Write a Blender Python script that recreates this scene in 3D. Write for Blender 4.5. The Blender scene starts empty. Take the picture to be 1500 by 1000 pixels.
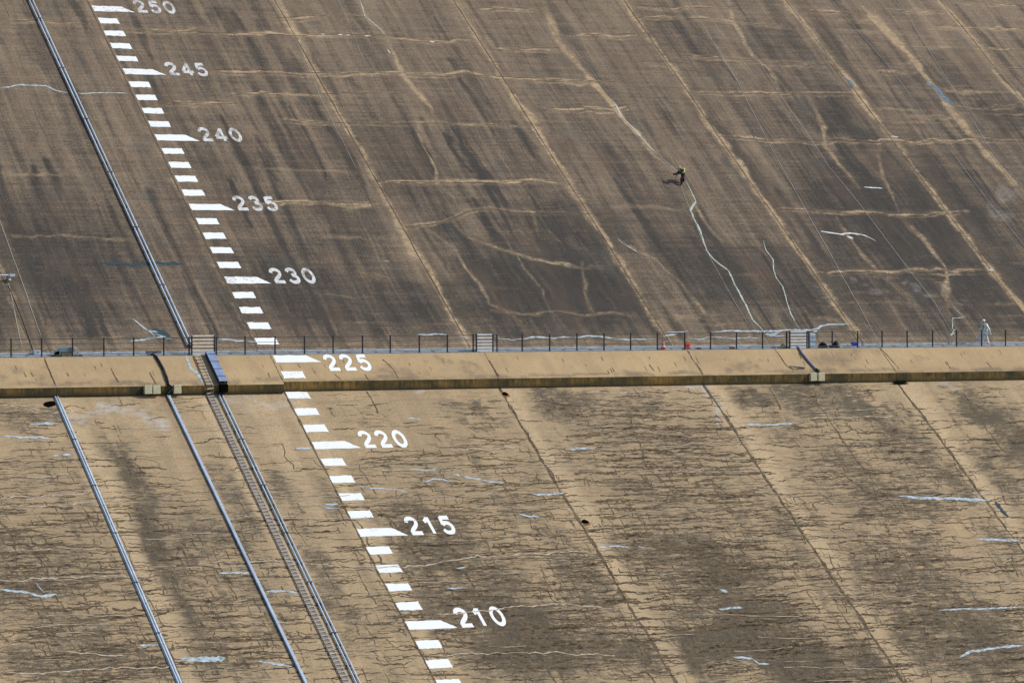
import bpy, bmesh, math, random
import numpy as np
from mathutils import Vector, Matrix
random.seed(7); rng = np.random.default_rng(7)
R = math.radians
scn = bpy.context.scene
col = scn.collection

# ---------------------------------------------------------------- camera, sky, sun, exposure
F = 5262.1                                   # focal length in photo pixels (photo 1500 px wide)
PITCH, YAW = 0.0216, 0.4313
CAM = np.array([-83.27, -220.07, 5.872])
fwd = np.array([math.sin(YAW)*math.cos(PITCH), math.cos(YAW)*math.cos(PITCH), -math.sin(PITCH)])
rgt = np.array([math.cos(YAW), -math.sin(YAW), 0.0]); upv = np.cross(rgt, fwd)
cd = bpy.data.cameras.new('camera'); cam = bpy.data.objects.new('camera', cd); col.objects.link(cam)
cd.sensor_width = 36; cd.lens = 36*F/1500; cd.clip_start = 1; cd.clip_end = 5000
cam.matrix_world = Matrix(((rgt[0], upv[0], -fwd[0], CAM[0]), (rgt[1], upv[1], -fwd[1], CAM[1]), (rgt[2], upv[2], -fwd[2], CAM[2]), (0, 0, 0, 1)))
scn.camera = cam

SUN = Vector((0.70, -0.27, 0.66)).normalized()          # towards the sun
sun_el = math.asin(SUN.z); sun_az = math.atan2(SUN.x, SUN.y)
w = bpy.data.worlds.new('World'); scn.world = w; w.use_nodes = True
nt = w.node_tree; bg = nt.nodes['Background']; sk = nt.nodes.new('ShaderNodeTexSky')
sk.sky_type = 'NISHITA'; sk.sun_disc = False; sk.sun_elevation = sun_el; sk.sun_rotation = sun_az; sk.dust_density = 2.0
nt.links.new(sk.outputs[0], bg.inputs[0]); bg.inputs[1].default_value = 0.13
sd = bpy.data.lights.new('sun', 'SUN'); sd.energy = 3.05; sd.angle = R(1.2); sd.color = (1, 0.95, 0.87)
so = bpy.data.objects.new('sun', sd); col.objects.link(so); so.rotation_euler = SUN.to_track_quat('Z', 'Y').to_euler()
vs = scn.view_settings; vs.view_transform = 'Standard'; vs.look = 'None'; vs.exposure = 0.0; vs.gamma = 1

# ---------------------------------------------------------------- geometry of the dam: z = 0 is elevation 225 m
RU, RL = 1.42, 1.5087
UP, BERM, LOW = (0.0, RU), (-1.8713, RU), (-0.6919, RL)      # planes y = a + r z
W = 15.22
ZTOP, ZBOT = 45.0, -45.0
LIPT, LIPB = -1.70, -2.287

def at(px, py, pl):
    """point of a dam face seen at a photo position"""
    d = fwd*F + rgt*(px-750) + upv*(500-py)
    a, r = pl
    t = (a + r*CAM[2] - CAM[1])/(d[1]-r*d[2])
    return CAM + t*d
def at_y(px, py, Y):
    d = fwd*F + rgt*(px-750) + upv*(500-py); return CAM + d*((Y-CAM[1])/d[1])
def xz(px, py, pl): p = at(px, py, pl); return (p[0], p[2])
def on(x, z, pl, lift=0.0):
    a, r = pl; n = math.hypot(1, r)
    return (x, a+r*z - lift/n, z + lift*r/n)

# ---------------------------------------------------------------- object helpers
def tag(o, label=None, cat=None, group=None, kind=None):
    for k, v in (('label', label), ('category', cat), ('group', group), ('kind', kind)):
        if v: o[k] = v
    return o
def empty(name, loc=(0, 0, 0), parent=None):
    o = bpy.data.objects.new(name, None); col.objects.link(o); o.location = loc; o.empty_display_size = .2
    if parent: o.parent = parent
    return o
def link(name, me, mats, parent=None, smooth=False):
    if not isinstance(mats, (list, tuple)): mats = [mats]
    for m in mats: me.materials.append(m)
    if smooth: me.polygons.foreach_set('use_smooth', [True]*len(me.polygons))
    o = bpy.data.objects.new(name, me); col.objects.link(o)
    if parent:
        o.parent = parent; o.matrix_parent_inverse = Matrix.Translation(-world_loc(parent))
    return o
def world_loc(o):
    v = Vector(o.location)
    if o.parent and o.type == 'EMPTY' : v = v + world_loc(o.parent)
    if o.type == 'MESH': return Vector((0, 0, 0))
    return v
class MB:
    def __init__(s): s.v = []; s.f = []; s.m = []
    def add(s, vs, fs, m=0):
        b = len(s.v); s.v += [tuple(v) for v in vs]; s.f += [tuple(i+b for i in f) for f in fs]; s.m += [m]*len(fs); return s
    def box(s, c, sz, rot=None, m=0, bev=0.0):
        bm = bmesh.new(); bmesh.ops.create_cube(bm, size=1)
        for v in bm.verts: v.co = Vector((v.co.x*sz[0], v.co.y*sz[1], v.co.z*sz[2]))
        if bev: bmesh.ops.bevel(bm, geom=bm.edges[:], offset=bev, segments=2, affect='EDGES', profile=.5)
        M = (rot or Matrix.Identity(3))
        vs_ = [M @ v.co + Vector(c) for v in bm.verts]; bm.verts.index_update()
        s.add(vs_, [[v.index for v in f.verts] for f in bm.faces], m); bm.free(); return s
    def tube(s, pts, rad, n=8, m=0, cap=True):
        pts = [Vector(p) for p in pts]; rs = rad if isinstance(rad, (list, tuple)) else [rad]*len(pts)
        vs_ = []; fs = []
        for i, p in enumerate(pts):
            d = (pts[min(i+1, len(pts)-1)]-pts[max(i-1, 0)]).normalized()
            a = d.cross(Vector((0, 0, 1)));
            if a.length < 1e-3: a = d.cross(Vector((0, 1, 0)))
            a.normalize(); b = d.cross(a)
            for k in range(n):
                t = 2*math.pi*k/n; vs_.append(p + (a*math.cos(t)+b*math.sin(t))*rs[i])
        for i in range(len(pts)-1):
            for k in range(n): fs.append((i*n+k, i*n+(k+1) % n, (i+1)*n+(k+1) % n, (i+1)*n+k))
        if cap: fs += [tuple(range(n))[::-1], tuple((len(pts)-1)*n+k for k in range(n))]
        return s.add(vs_, fs, m)
    def lathe(s, c, prof, n=16, m=0, axis=None):
        M = axis.to_matrix() if axis else Matrix.Identity(3); c = Vector(c); vs_ = []; fs = []
        for r_, h in prof:
            for k in range(n): vs_.append(M @ Vector((r_*math.cos(2*math.pi*k/n), r_*math.sin(2*math.pi*k/n), h)) + c)
        for i in range(len(prof)-1):
            for k in range(n): fs.append((i*n+k, i*n+(k+1) % n, (i+1)*n+(k+1) % n, (i+1)*n+k))
        fs.append(tuple(range(n))[::-1]); fs.append(tuple((len(prof)-1)*n+k for k in range(n)))
        return s.add(vs_, fs, m)
    def build(s, name, mats, parent=None, smooth=False):
        me = bpy.data.meshes.new(name); me.from_pydata(s.v, [], s.f); me.update()
        me.polygons.foreach_set('material_index', s.m)
        return link(name, me, mats, parent, smooth)

# ---------------------------------------------------------------- node helpers
class N:
    """tiny expression builder for shader nodes"""
    def __init__(s, name, rough=.9):
        s.mat = bpy.data.materials.new(name); s.mat.use_nodes = True; s.t = s.mat.node_tree
        s.b = s.t.nodes['Principled BSDF']; s.b.inputs['Roughness'].default_value = rough
        s.b.inputs['Specular IOR Level'].default_value = .25
        g = s.new('ShaderNodeNewGeometry'); s.pos = g.outputs['Position']
        sep = s.new('ShaderNodeSeparateXYZ'); s.l(s.pos, sep.inputs[0]); s.x, s.y, s.z = sep.outputs[:3]
    def new(s, t): return s.t.nodes.new(t)
    def l(s, a, b):
        if hasattr(a, 'default_value') and hasattr(a, 'is_output') and a.is_output: s.t.links.new(a, b)
        else: b.default_value = a
    def m(s, op, a, b=0.0, c=None, clamp=False):
        n = s.new('ShaderNodeMath'); n.operation = op; n.use_clamp = clamp; s.l(a, n.inputs[0]); s.l(b, n.inputs[1])
        if c is not None: s.l(c, n.inputs[2])
        return n.outputs[0]
    def add(s, a, b): return s.m('ADD', a, b)
    def mul(s, a, b): return s.m('MULTIPLY', a, b)
    def vec(s, x, y, z=0.0):
        n = s.new('ShaderNodeCombineXYZ'); s.l(x, n.inputs[0]); s.l(y, n.inputs[1]); s.l(z, n.inputs[2]); return n.outputs[0]
    def noise(s, sx, sz, detail=3, rough=.55, off=0.0, dist=0.0, x=None, z=None):
        v = s.vec(s.mul(x or s.x, sx), s.mul(z or s.z, sz), off)
        n = s.new('ShaderNodeTexNoise'); s.l(v, n.inputs['Vector']); n.inputs['Scale'].default_value = 1
        n.inputs['Detail'].default_value = detail; n.inputs['Roughness'].default_value = rough; n.inputs['Distortion'].default_value = dist
        return n.outputs['Fac']
    def rng(s, v, a, b, c=0.0, d=1.0, smooth=False):
        n = s.new('ShaderNodeMapRange'); n.interpolation_type = 'SMOOTHSTEP' if smooth else 'LINEAR'
        s.l(v, n.inputs[0]); 
        for i, q in enumerate((a, b, c, d)): n.inputs[1+i].default_value = q
        return n.outputs[0]
    def mix(s, f, a, b, mode='MIX'):
        n = s.new('ShaderNodeMix'); n.data_type = 'RGBA'; n.blend_type = mode; s.l(f, n.inputs[0])
        for q, k in ((a, 6), (b, 7)):
            if isinstance(q, tuple): n.inputs[k].default_value = (*q, 1)
            else: s.l(q, n.inputs[k])
        return n.outputs[2]
    def attr(s, name='mask'):
        n = s.new('ShaderNodeAttribute'); n.attribute_name = name
        q = s.new('ShaderNodeSeparateColor'); s.l(n.outputs['Color'], q.inputs[0]); return q.outputs[0], q.outputs[1], q.outputs[2]
    def bump(s, h, st=.3, d=.05):
        n = s.new('ShaderNodeBump'); n.inputs['Strength'].default_value = st; n.inputs['Distance'].default_value = d
        s.l(h, n.inputs['Height']); s.t.links.new(n.outputs[0], s.b.inputs['Normal'])
    def done(s, c):
        if isinstance(c, tuple): s.b.inputs['Base Color'].default_value = (*c, 1)
        else: s.l(c, s.b.inputs['Base Color'])
        return s.mat
def grime(name, c, rough=.6, var=.25, metal=0.0, sc=6.0, dirt=(.2, .17, .13), da=.25, dlo=.5):
    n = N(name, rough); n.b.inputs['Metallic'].default_value = metal
    v = n.noise(sc, sc, 4, .6, 1.3); f = n.rng(v, .3, .7, 1-var, 1+var*.6)
    cc = n.mix(1.0, c, n.vec(f, f, f), 'MULTIPLY')
    d = n.mul(n.rng(n.noise(sc*.35, sc*.35, 4, .65, 4.4), dlo, dlo+.18, 0, 1, True), da)
    return n.done(n.mix(d, cc, dirt))

# ---- upper face: dark weathered concrete with brown seams
def mat_upper():
    n = N('weathered_dark_concrete', .92); tan, dark, pale = n.attr()
    wx = n.add(n.x, n.mul(n.noise(.25, .12, 3, .5, 9), 1.6))
    s1 = n.noise(.55, .05, 4, .6, 0, 0, x=wx); s2 = n.noise(2.3, .10, 4, .65, 3, 0, x=wx); s3 = n.noise(7.5, .45, 3, .6, 5)
    h1 = n.noise(.10, 4.2, 4, .65, 7); h2 = n.noise(.9, 9.0, 3, .6, 8); mac = n.noise(.06, .09, 3, .5, 11)
    sp = n.noise(9, 9, 4, .7, 13); bl = n.noise(.8, .9, 5, .65, 15)
    v = n.add(n.mul(n.rng(s1, .3, .7, 0, 1), .30), n.mul(n.rng(s2, .3, .7, 0, 1), .24))
    v = n.add(v, n.mul(n.rng(h1, .3, .7, 0, 1), .17)); v = n.add(v, n.mul(n.rng(mac, .3, .7, 0, 1), .12))
    v = n.add(v, n.mul(n.rng(bl, .3, .7, 0, 1), .15)); v = n.add(v, n.mul(n.rng(h2, .3, .7, -.5, .5), .12)); v = n.add(v, n.mul(n.rng(s3, .3, .7, -.5, .5), .09))
    v = n.add(v, n.mul(n.rng(sp, .3, .7, -.5, .5), .16))
    v = n.add(v, n.rng(n.z, 4, 26, -.03, .09)); v = n.m('SUBTRACT', v, n.mul(dark, .58)); v = n.add(n.mul(n.add(v, -.48), 1.28), .485)
    c = n.mix(n.rng(v, .14, .52), (.046, .042, .037), (.140, .108, .078)); c = n.mix(n.rng(v, .46, .92), c, (.275, .210, .142))
    dk2 = n.mul(n.rng(n.noise(1.6, .5, 5, .75, 61), .42, .64, 0, 1), .35); c = n.mix(n.mul(dk2, .7), c, (.12, .10, .078))
    g_ = n.rng(sp, .3, .7, .72, 1.28); c = n.mix(1.0, c, n.vec(g_, g_, g_), 'MULTIPLY')
    c = n.mix(n.mul(n.rng(n.noise(.35, .25, 3, .6, 21), .5, .68, 0, 1, True), .35), c, (.125, .085, .062))       # ruddy film
    c = n.mix(n.mul(n.rng(n.noise(.5, .4, 4, .6, 23), .55, .7, 0, 1, True), .3), c, (.085, .095, .085))          # grey green film
    # thin level seams of lighter mortar and darker joints
    e = n.noise(.35, 5.5, 5, .7, 31); c = n.mix(n.mul(n.rng(e, .60, .68, 0, 1, True), .28), c, (.22, .17, .115))
    e2 = n.noise(.5, 7.5, 4, .7, 35); c = n.mix(n.mul(n.rng(e2, .61, .69, 0, 1, True), .40), c, (.045, .04, .036))
    tn = n.noise(1.8, 6.5, 5, .78, 41); t2 = n.noise(7, 12, 4, .75, 45); tf = n.add(tan, n.mul(n.add(n.add(n.mul(tn, .6), n.mul(t2, .4)), -.5), 2.6)); tf = n.mul(n.rng(tf, .12, 1.05, 0, .9, True), n.rng(tan, .01, .22)); tf = n.m('MAXIMUM', tf, n.mul(tan, n.rng(tn, .3, .6, .25, .75)))
    tf = n.mul(tf, n.rng(n.noise(1.3, 2.6, 5, .75, 71), .34, .58, .45, 1.25)); tf = n.mul(tf, n.rng(t2, .35, .62, .65, 1.3)); tf = n.m('MINIMUM', tf, .92)
    tc = n.mix(n.rng(n.noise(1.4, 3.0, 4, .7, 43), .35, .65), (.33, .235, .135), (.52, .395, .245))
    c = n.mix(tf, c, tc)
    pf = n.mul(pale, n.rng(n.noise(2.5, 6, 5, .75, 51), .38, .6, 0, 1)); c = n.mix(n.m('MINIMUM', pf, .85), c, (.40, .37, .33))
    n.bump(n.add(n.mul(h2, .6), sp), .35, .05)
    return n.done(c)
def mat_lower():
    n = N('tan_cracked_concrete', .9); tan, dark, pale = n.attr()
    wx = n.add(n.x, n.mul(n.noise(.3, .15, 3, .5, 9), 1.2))
    mac = n.noise(.09, .16, 4, .55, 1); st = n.noise(1.1, .09, 4, .6, 2, 0, x=wx); h1 = n.noise(.22, 3.2, 5, .68, 3); sp = n.noise(11, 11, 4, .75, 4)
    bl = n.noise(1.1, 1.7, 5, .68, 5); h2 = n.noise(1.3, 8, 4, .7, 6)
    c = n.mix(n.rng(mac, .35, .65), (.44, .325, .19), (.345, .260, .157))
    c = n.mix(n.mul(n.rng(bl, .42, .66, 0, 1), .55), c, (.52, .385, .23))
    c = n.mix(n.mul(n.rng(h1, .5, .66, 0, 1), .42), c, (.23, .18, .11))
    c = n.mix(n.mul(n.rng(st, .5, .68, 0, 1), .45), c, (.24, .19, .12)); c = n.mix(n.mul(n.rng(n.noise(.5, .05, 3, .5, 12, 0, x=wx), .48, .62, 0, 1, True), .25), c, (.24, .19, .12))
    c = n.mix(n.mul(n.rng(n.noise(.6, .9, 4, .6, 17), .55, .68, 0, 1, True), .35), c, (.27, .235, .14))
    c = n.mix(n.mul(n.rng(n.noise(.8, 1.3, 4, .6, 19), .57, .7, 0, 1, True), .4), c, (.38, .235, .14))
    dn = n.add(n.add(n.mul(n.rng(bl, .3, .7, 0, 1), .42), n.mul(n.rng(h2, .32, .68, 0, 1), .45)), n.mul(n.rng(sp, .34, .66, 0, 1), .50))
    df = n.rng(n.add(n.mul(dark, 1.25), n.mul(n.add(dn, -.66), 2.1)), .32, 1.12, 0, 1, True); df = n.mul(df, n.rng(dark, 0, .25, .35, 1))
    dc = n.mix(n.rng(n.noise(.7, 1.2, 4, .7, 27), .35, .65), (.135, .112, .076), (.072, .066, .054)); dd = n.rng(dark, .55, .95, 1, .68); dc = n.mix(1.0, dc, n.vec(dd, dd, dd), 'MULTIPLY')
    gr = n.rng(n.noise(16, 20, 3, .8, 91), .36, .64, .45, 1.75); dc = n.mix(1.0, dc, n.vec(gr, gr, gr), 'MULTIPLY')
    c = n.mix(n.mul(df, .9), c, dc)
    c = n.mix(n.mul(tan, n.rng(bl, .3, .6, .3, .9)), c, (.53, .405, .25))
    e = n.noise(.7, 9.5, 5, .75, 35, .3); c = n.mix(n.mul(n.rng(e, .60, .68, 0, 1, True), .5), c, (.12, .088, .055))
    g = n.rng(sp, .3, .7, .66, 1.30); c = n.mix(1.0, c, n.vec(g, g, g), 'MULTIPLY')
    pf = n.mul(pale, n.rng(n.noise(1.8, 4.2, 5, .75, 51), .38, .58, 0, 1)); c = n.mix(n.m('MINIMUM', pf, .8), c, (.46, .45, .42))
    n.bump(n.add(bl, sp), .4, .06)
    return n.done(c)
def mat_berm():
    n = N('pale_tan_berm_concrete', .88); tan, dark, pale = n.attr()
    mac = n.noise(.2, .5, 3, .5, 1); sp = n.noise(10, 10, 4, .75, 4); bl = n.noise(1.4, 2.2, 5, .65, 5); st = n.noise(4.5, .8, 4, .65, 6)
    c = n.mix(n.rng(mac, .35, .65), (.47, .34, .185), (.38, .275, .15)); c = n.mix(n.mul(n.rng(bl, .45, .65, 0, 1), .35), c, (.50, .38, .235))
    c = n.mix(n.mul(n.rng(st, .50, .68, 0, 1), .4), c, (.33, .25, .15))
    df = n.rng(n.add(dark, n.mul(n.add(n.rng(bl, .3, .7, 0, 1), -.6), .8)), .15, 1.0, 0, 1, True)
    df = n.mul(df, n.rng(sp, .36, .60, .45, 1.2)); c = n.mix(n.mul(n.rng(n.noise(.9, .35, 4, .65, 77), .5, .66, 0, 1), .4), c, (.30, .225, .135))
    c = n.mix(n.mul(df, .8), c, (.17, .135, .095))
    c = n.mix(n.mul(n.rng(n.noise(3.2, 9, 4, .75, 8), .63, .70, 0, 1, True), .45), c, (.22, .16, .1))
    g = n.rng(sp, .3, .7, .87, 1.11); c = n.mix(1.0, c, n.vec(g, g, g), 'MULTIPLY')
    c = n.mix(n.mul(pale, .7), c, (.45, .46, .46)); n.bump(sp, .25, .04)
    return n.done(c)
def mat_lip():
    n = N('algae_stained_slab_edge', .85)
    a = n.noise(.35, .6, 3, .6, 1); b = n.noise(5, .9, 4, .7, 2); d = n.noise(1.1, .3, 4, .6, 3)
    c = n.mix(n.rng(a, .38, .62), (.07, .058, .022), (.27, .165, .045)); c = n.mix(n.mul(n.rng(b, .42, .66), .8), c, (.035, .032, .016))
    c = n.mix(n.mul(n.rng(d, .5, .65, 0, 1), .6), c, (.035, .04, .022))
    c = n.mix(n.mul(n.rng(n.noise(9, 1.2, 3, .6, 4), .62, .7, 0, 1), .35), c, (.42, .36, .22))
    z = n.rng(n.z, LIPB-.05, LIPB+.22, .8, 0); c = n.mix(z, c, (.03, .028, .02))       # darkens to near black towards the foot of the edge
    return n.done(c)
M_UP, M_LOW, M_BERM, M_LIP = mat_upper(), mat_lower(), mat_berm(), mat_lip()
def mat_crack(name, a, b, lo=.38, hi=.62):
    n = N(name, .95); v = n.noise(2.2, 6, 5, .78, 2); return n.done(n.mix(n.rng(v, lo, hi), a, b))
M_CRACK = mat_crack('dark_crack_soil', (.045, .036, .025), (.19, .14, .085))
M_SEAMU = mat_crack('dark_joint_line', (.06, .045, .033), (.13, .095, .065))
M_HAIR = mat_crack('pale_mineral_hairline', (.58, .50, .39), (.33, .26, .18))
M_SEAL = mat_crack('white_blue_sealant', (.46, .58, .66), (.22, .21, .18), .44, .62)
M_SEALW = mat_crack('white_sealant', (.72, .74, .72), (.48, .50, .48))
M_SEALG = mat_crack('pale_green_sealant', (.50, .58, .52), (.23, .21, .17), .44, .64)
M_PATCHB = mat_crack('blue_grey_patch', (.17, .27, .36), (.08, .12, .15))
M_PATCHD = mat_crack('dark_blue_green_patch', (.030, .075, .095), (.045, .06, .065))
def mat_paint(name, worn):
    n = N(name, .6); v = n.noise(5, 9, 5, .8, 1); m_ = n.noise(1.3, 2.0, 4, .6, 2)
    c = n.mix(n.mul(n.rng(m_, .4, .7), .25), (.84, .88, .89), (.74, .77, .77))
    f = n.rng(n.add(v, n.mul(n.add(m_, -.5), .4)), .62-worn, .70-worn*.6, 0, .85, True)
    return n.done(n.mix(f, c, (.20, .17, .13)))
M_PAINT, M_PAINTW, M_PAINTX = mat_paint('white_road_paint', -.015), mat_paint('faded_white_paint', .03), mat_paint('worn_white_paint', .10)

# ---------------------------------------------------------------- mask painting in plane coordinates (x, z)
class Canvas:
    def __init__(s, x0, x1, z0, z1, dx, dz):
        s.xs = np.arange(x0, x1+dx*.5, dx); s.zs = np.linspace(z0, z1, int(round((z1-z0)/dz))+1)
        s.X, s.Z = np.meshgrid(s.xs, s.zs); s.m = np.zeros((3,)+s.X.shape, np.float32)
        s.wx = s.fn(3.0, 1.4)*.10+s.fn(.8, .5)*.05; s.wz = s.fn(2.2, 1.2)*.09+s.fn(.6, .4)*.04
    def fn(s, lx, lz):
        """smooth random field of unit size"""
        nx = int((s.xs[-1]-s.xs[0])/lx)+4; nz = int((s.zs[-1]-s.zs[0])/lz)+4
        g = rng.standard_normal((nz, nx)); fx = (s.xs-s.xs[0])/lx; fz = (s.zs-s.zs[0])/lz
        ix = fx.astype(int); iz = fz.astype(int); tx = fx-ix; tz = fz-iz; tx = tx*tx*(3-2*tx); tz = (tz*tz*(3-2*tz))[:, None]
        a = g[iz][:, ix]; b = g[iz][:, ix+1]; c = g[iz+1][:, ix]; d = g[iz+1][:, ix+1]
        return (a*(1-tx)+b*tx)*(1-tz)+(c*(1-tx)+d*tx)*tz
    def stroke(s, ch, pts, w_, v=1.0, soft=.6):
        """w_ half width in metres"""
        m = s.m[ch]; ws = w_ if isinstance(w_, (list, tuple)) else [w_]*len(pts)
        for (p, q, wa, wb) in zip(pts[:-1], pts[1:], ws[:-1], ws[1:]):
            wm = max(wa, wb)*(1+soft)+.3
            i0, i1 = np.searchsorted(s.xs, [min(p[0], q[0])-wm, max(p[0], q[0])+wm]); j0, j1 = np.searchsorted(s.zs, [min(p[1], q[1])-wm, max(p[1], q[1])+wm])
            if i1 <= i0 or j1 <= j0: continue
            X = s.X[j0:j1, i0:i1]+s.wx[j0:j1, i0:i1]; Z = s.Z[j0:j1, i0:i1]+s.wz[j0:j1, i0:i1]
            dx, dz = q[0]-p[0], q[1]-p[1]; L = dx*dx+dz*dz+1e-9
            t = np.clip(((X-p[0])*dx+(Z-p[1])*dz)/L, 0, 1); d = np.hypot(X-p[0]-t*dx, Z-p[1]-t*dz); ww = wa+(wb-wa)*t
            f = np.clip(1-(d-ww*(1-soft))/(ww*2*soft+1e-6), 0, 1); f = f*f*(3-2*f)*v
            m[j0:j1, i0:i1] = np.maximum(m[j0:j1, i0:i1], f)
    def blob(s, ch, c, rx, rz, v, shear=0.0):
        X = s.X-c[0]+s.wx*6; Z = s.Z-c[1]+s.wz*5
        d = np.sqrt((X/rx)**2+(Z/rz)**2); f = np.clip(1.25-d, 0, 1); f = f*f*(3-2*f)*v
        if v > 0: s.m[ch] = np.maximum(s.m[ch], f)
        else: s.m[ch] = np.minimum(s.m[ch], 1+f) if False else s.m[ch]*(1+f)
    def sample(s, ch, x, z):
        i = int(np.clip((x-s.xs[0])/(s.xs[1]-s.xs[0]), 0, len(s.xs)-1)); j = int(np.clip((z-s.zs[0])/(s.zs[1]-s.zs[0]), 0, len(s.zs)-1)); return float(s.m[ch, j, i])
PX = 1/21.0     # metres per photo pixel, roughly
cu = Canvas(-32, 96, 0.0, 32.0, .12, .066)
def T(pts, wpx=3.0, v=.9, ch=0, pl=UP, c=None):
    P = [xz(x, y, pl) for x, y in pts]
    # resample and wander a little so that nothing runs dead straight
    Q = []
    for a, b in zip(P[:-1], P[1:]):
        k = max(1, int(math.hypot(b[0]-a[0], b[1]-a[1])/.8))
        for i in range(k): Q.append((a[0]+(b[0]-a[0])*i/k+random.gauss(0, .03), a[1]+(b[1]-a[1])*i/k+random.gauss(0, .03)))
    Q.append(P[-1]); ws = [max(.03, wpx*PX*.5*random.uniform(.45, 1.5)) for _ in Q]; q_ = 1.0; nq = len(Q)-1
    for i in range(nq):                  # strength comes and goes along the seam and fades out at its ends
        q_ = min(1.1, max(.3, q_+random.gauss(0, .22))); e_ = min(1, .45+.35*min(i, nq-1-i))
        (c or cu).stroke(ch, Q[i:i+2], ws[i:i+2], v*q_*e_)
# joints of the upper face
JX = [-.16+W*i for i in range(-3, 8)]
for j in JX:
    zz = 0.0
    while zz < 31:
        z2 = zz+random.uniform(.7, 2.2); v = random.uniform(.55, 1.0)*(1 if j > 0 else .5); wd = random.uniform(.16, .48)*(1 if j > 0 else .5)
        o = random.gauss(0, .10); cu.stroke(0, [(j+o, zz), (j+random.gauss(0, .1), z2)], [wd, random.uniform(.12, .4)], v, .8); zz = z2
hz = [[(1000,27),(1060,28),(1167,40)],[(1000,82),(1107,88),(1210,95)],[(1170,13),(1260,22)],[(1300,15),(1383,17)],[(1053,200),(1133,205),(1300,208),(1400,203),(1500,203)],
 [(1007,135),(1133,137),(1250,138)],[(1133,305),(1300,313),(1420,312)],[(1437,72),(1500,73)],[(1465,100),(1500,100)],[(1440,155),(1500,152)],[(1400,0),(1500,9)],[(1370,38),(1500,42)],
 [(693,12),(793,13)],[(500,22),(535,25)],[(180,43),(333,48),(430,52),(543,50),(610,58),(697,58)],[(717,73),(820,70)],[(827,52),(937,50)],
 [(303,103),(373,103),(450,107),(500,107),(580,107),(727,112),(813,117),(900,120)],[(410,177),(500,180),(633,180),(773,185)],[(800,158),(893,158),(930,152)],
 [(550,265),(680,268),(827,265)],[(593,332),(643,327),(687,310),(717,305),(767,312),(853,313)],[(0,30),(47,30),(130,35)],[(1193,397),(1300,395),(1453,397)],
 [(400,27),(480,22)],[(930,8),(1000,12),(1080,10)],[(930,27),(1000,25)],[(937,90),(1000,92)],[(340,135),(420,137),(600,137)],[(230,150),(340,152)],[(355,297),(500,297),(560,297)],[(520,395),(570,408)]]
for h in hz: T(h, 3.6, .95); T([(x, y+random.uniform(3, 6)) for x, y in h], 2.2, .6); T([(x, y+random.uniform(-4, 7)) for x, y in h], 7, .16)
for h in ([(0,343),(110,348),(200,353)],[(0,255),(100,257),(235,253)],[(117,500),(200,492)],[(340,245),(420,250),(520,250)],[(455,345),(560,350)],[(460,430),(540,437)],[(500,470),(700,475)],[(720,455),(960,462)],[(890,300),(960,302),(1000,305)]): T(h, 4, .4)
br = [([(667,327),(687,350),(747,370),(783,380),(853,390),(903,392)],6,.75),([(630,337),(660,363),(693,403),(710,427),(717,443),(760,467)],5,.8),([(743,357),(787,417),(807,453),(833,487)],5,.6),
 ([(784,315),(787,337)],4,.5),([(853,383),(860,433),(873,480)],7,.55),([(563,50),(580,85),(593,113),(615,140),(630,157),(633,177)],8,.85),([(610,183),(620,217),(637,247),(643,267),(667,290)],5,.7),
 ([(793,0),(803,20),(817,60),(850,97),(900,157),(913,177),(950,215),(990,255)],12,.85),([(807,7),(830,25),(850,47)],8,.6),([(1010,285),(1030,320),(1055,350)],8,.6),([(1000,420),(1030,455),(1057,480)],7,.6),
 ([(905,350),(960,380),(1000,420)],4,.6),([(1223,317),(1253,360),(1283,397),(1343,447)],9,.55),([(1320,317),(1353,350),(1383,390),(1388,447)],9,.6),([(1287,217),(1297,267),(1320,317)],6,.55),([(1187,143),(1207,183),(1207,213),(1257,273)],7,.6),
 ([(1067,0),(1072,30),(1100,80),(1127,100),(1140,130)],8,.6),([(1253,0),(1283,27),(1317,63),(1353,107),(1393,160),(1427,207),(1467,247),(1500,287)],15,.8),
 ([(290,0),(300,30),(330,60)],7,.35),([(335,55),(350,80),(370,110)],7,.3),([(15,40),(30,90),(35,130)],10,.22),([(80,210),(95,240),(110,280)],9,.22),([(410,100),(430,150),(470,220)],6,.3),([(360,170),(380,240),(400,290)],7,.35),
 ([(527,0),(535,25),(558,43),(563,50)],7,.7),([(1225,0),(1255,40)],6,.4)]
for p_, w_, v in br: T(p_, w_, v)
for k in range(26):                    # level drips and laitance in the streaky right hand bays
    y = random.uniform(30, 190); x = random.uniform(1190, 1400)+y*.4
    T([(x, y), (x+random.uniform(20, 60), y+random.uniform(-1, 2)), (x+random.uniform(60, 120), y+random.uniform(-2, 3))], random.uniform(2, 5), random.uniform(.25, .6))
for k in range(22):
    x = random.uniform(950, 1480); y = random.uniform(420, 488); T([(x, y), (x+random.uniform(20, 90), y+random.uniform(-2, 3))], random.uniform(2.5, 6), random.uniform(.2, .5))
for k in range(40):
    x = random.uniform(470, 1500); y = random.uniform(440, 495); l = random.uniform(8, 30); T([(x, y), (x+l*.6, y+l)], random.uniform(3, 8), random.uniform(.15, .45))
for k in range(70):
    x = random.uniform(150, 1500); y = random.uniform(0, 480); T([(x, y), (x+random.uniform(15, 60), y+random.uniform(-1, 2))], random.uniform(1.5, 4), random.uniform(.12, .35))
for k in range(160):
    x = random.uniform(0, 1500); y = random.uniform(0, 480); l = random.uniform(15, 70); T([(x, y), (x+l*.5*(1+x/3000), y+l)], random.uniform(2, 7), random.uniform(.08, .32))
for i, j in enumerate(JX):              # soft brown film either side of joints and the toe
    cu.stroke(0, [(j+.5, 0), (j+.5, 31)], 1.1, .13, .9)
cu.stroke(0, [(-32, .3), (96, .3)], .55, .38, .8)
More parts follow.
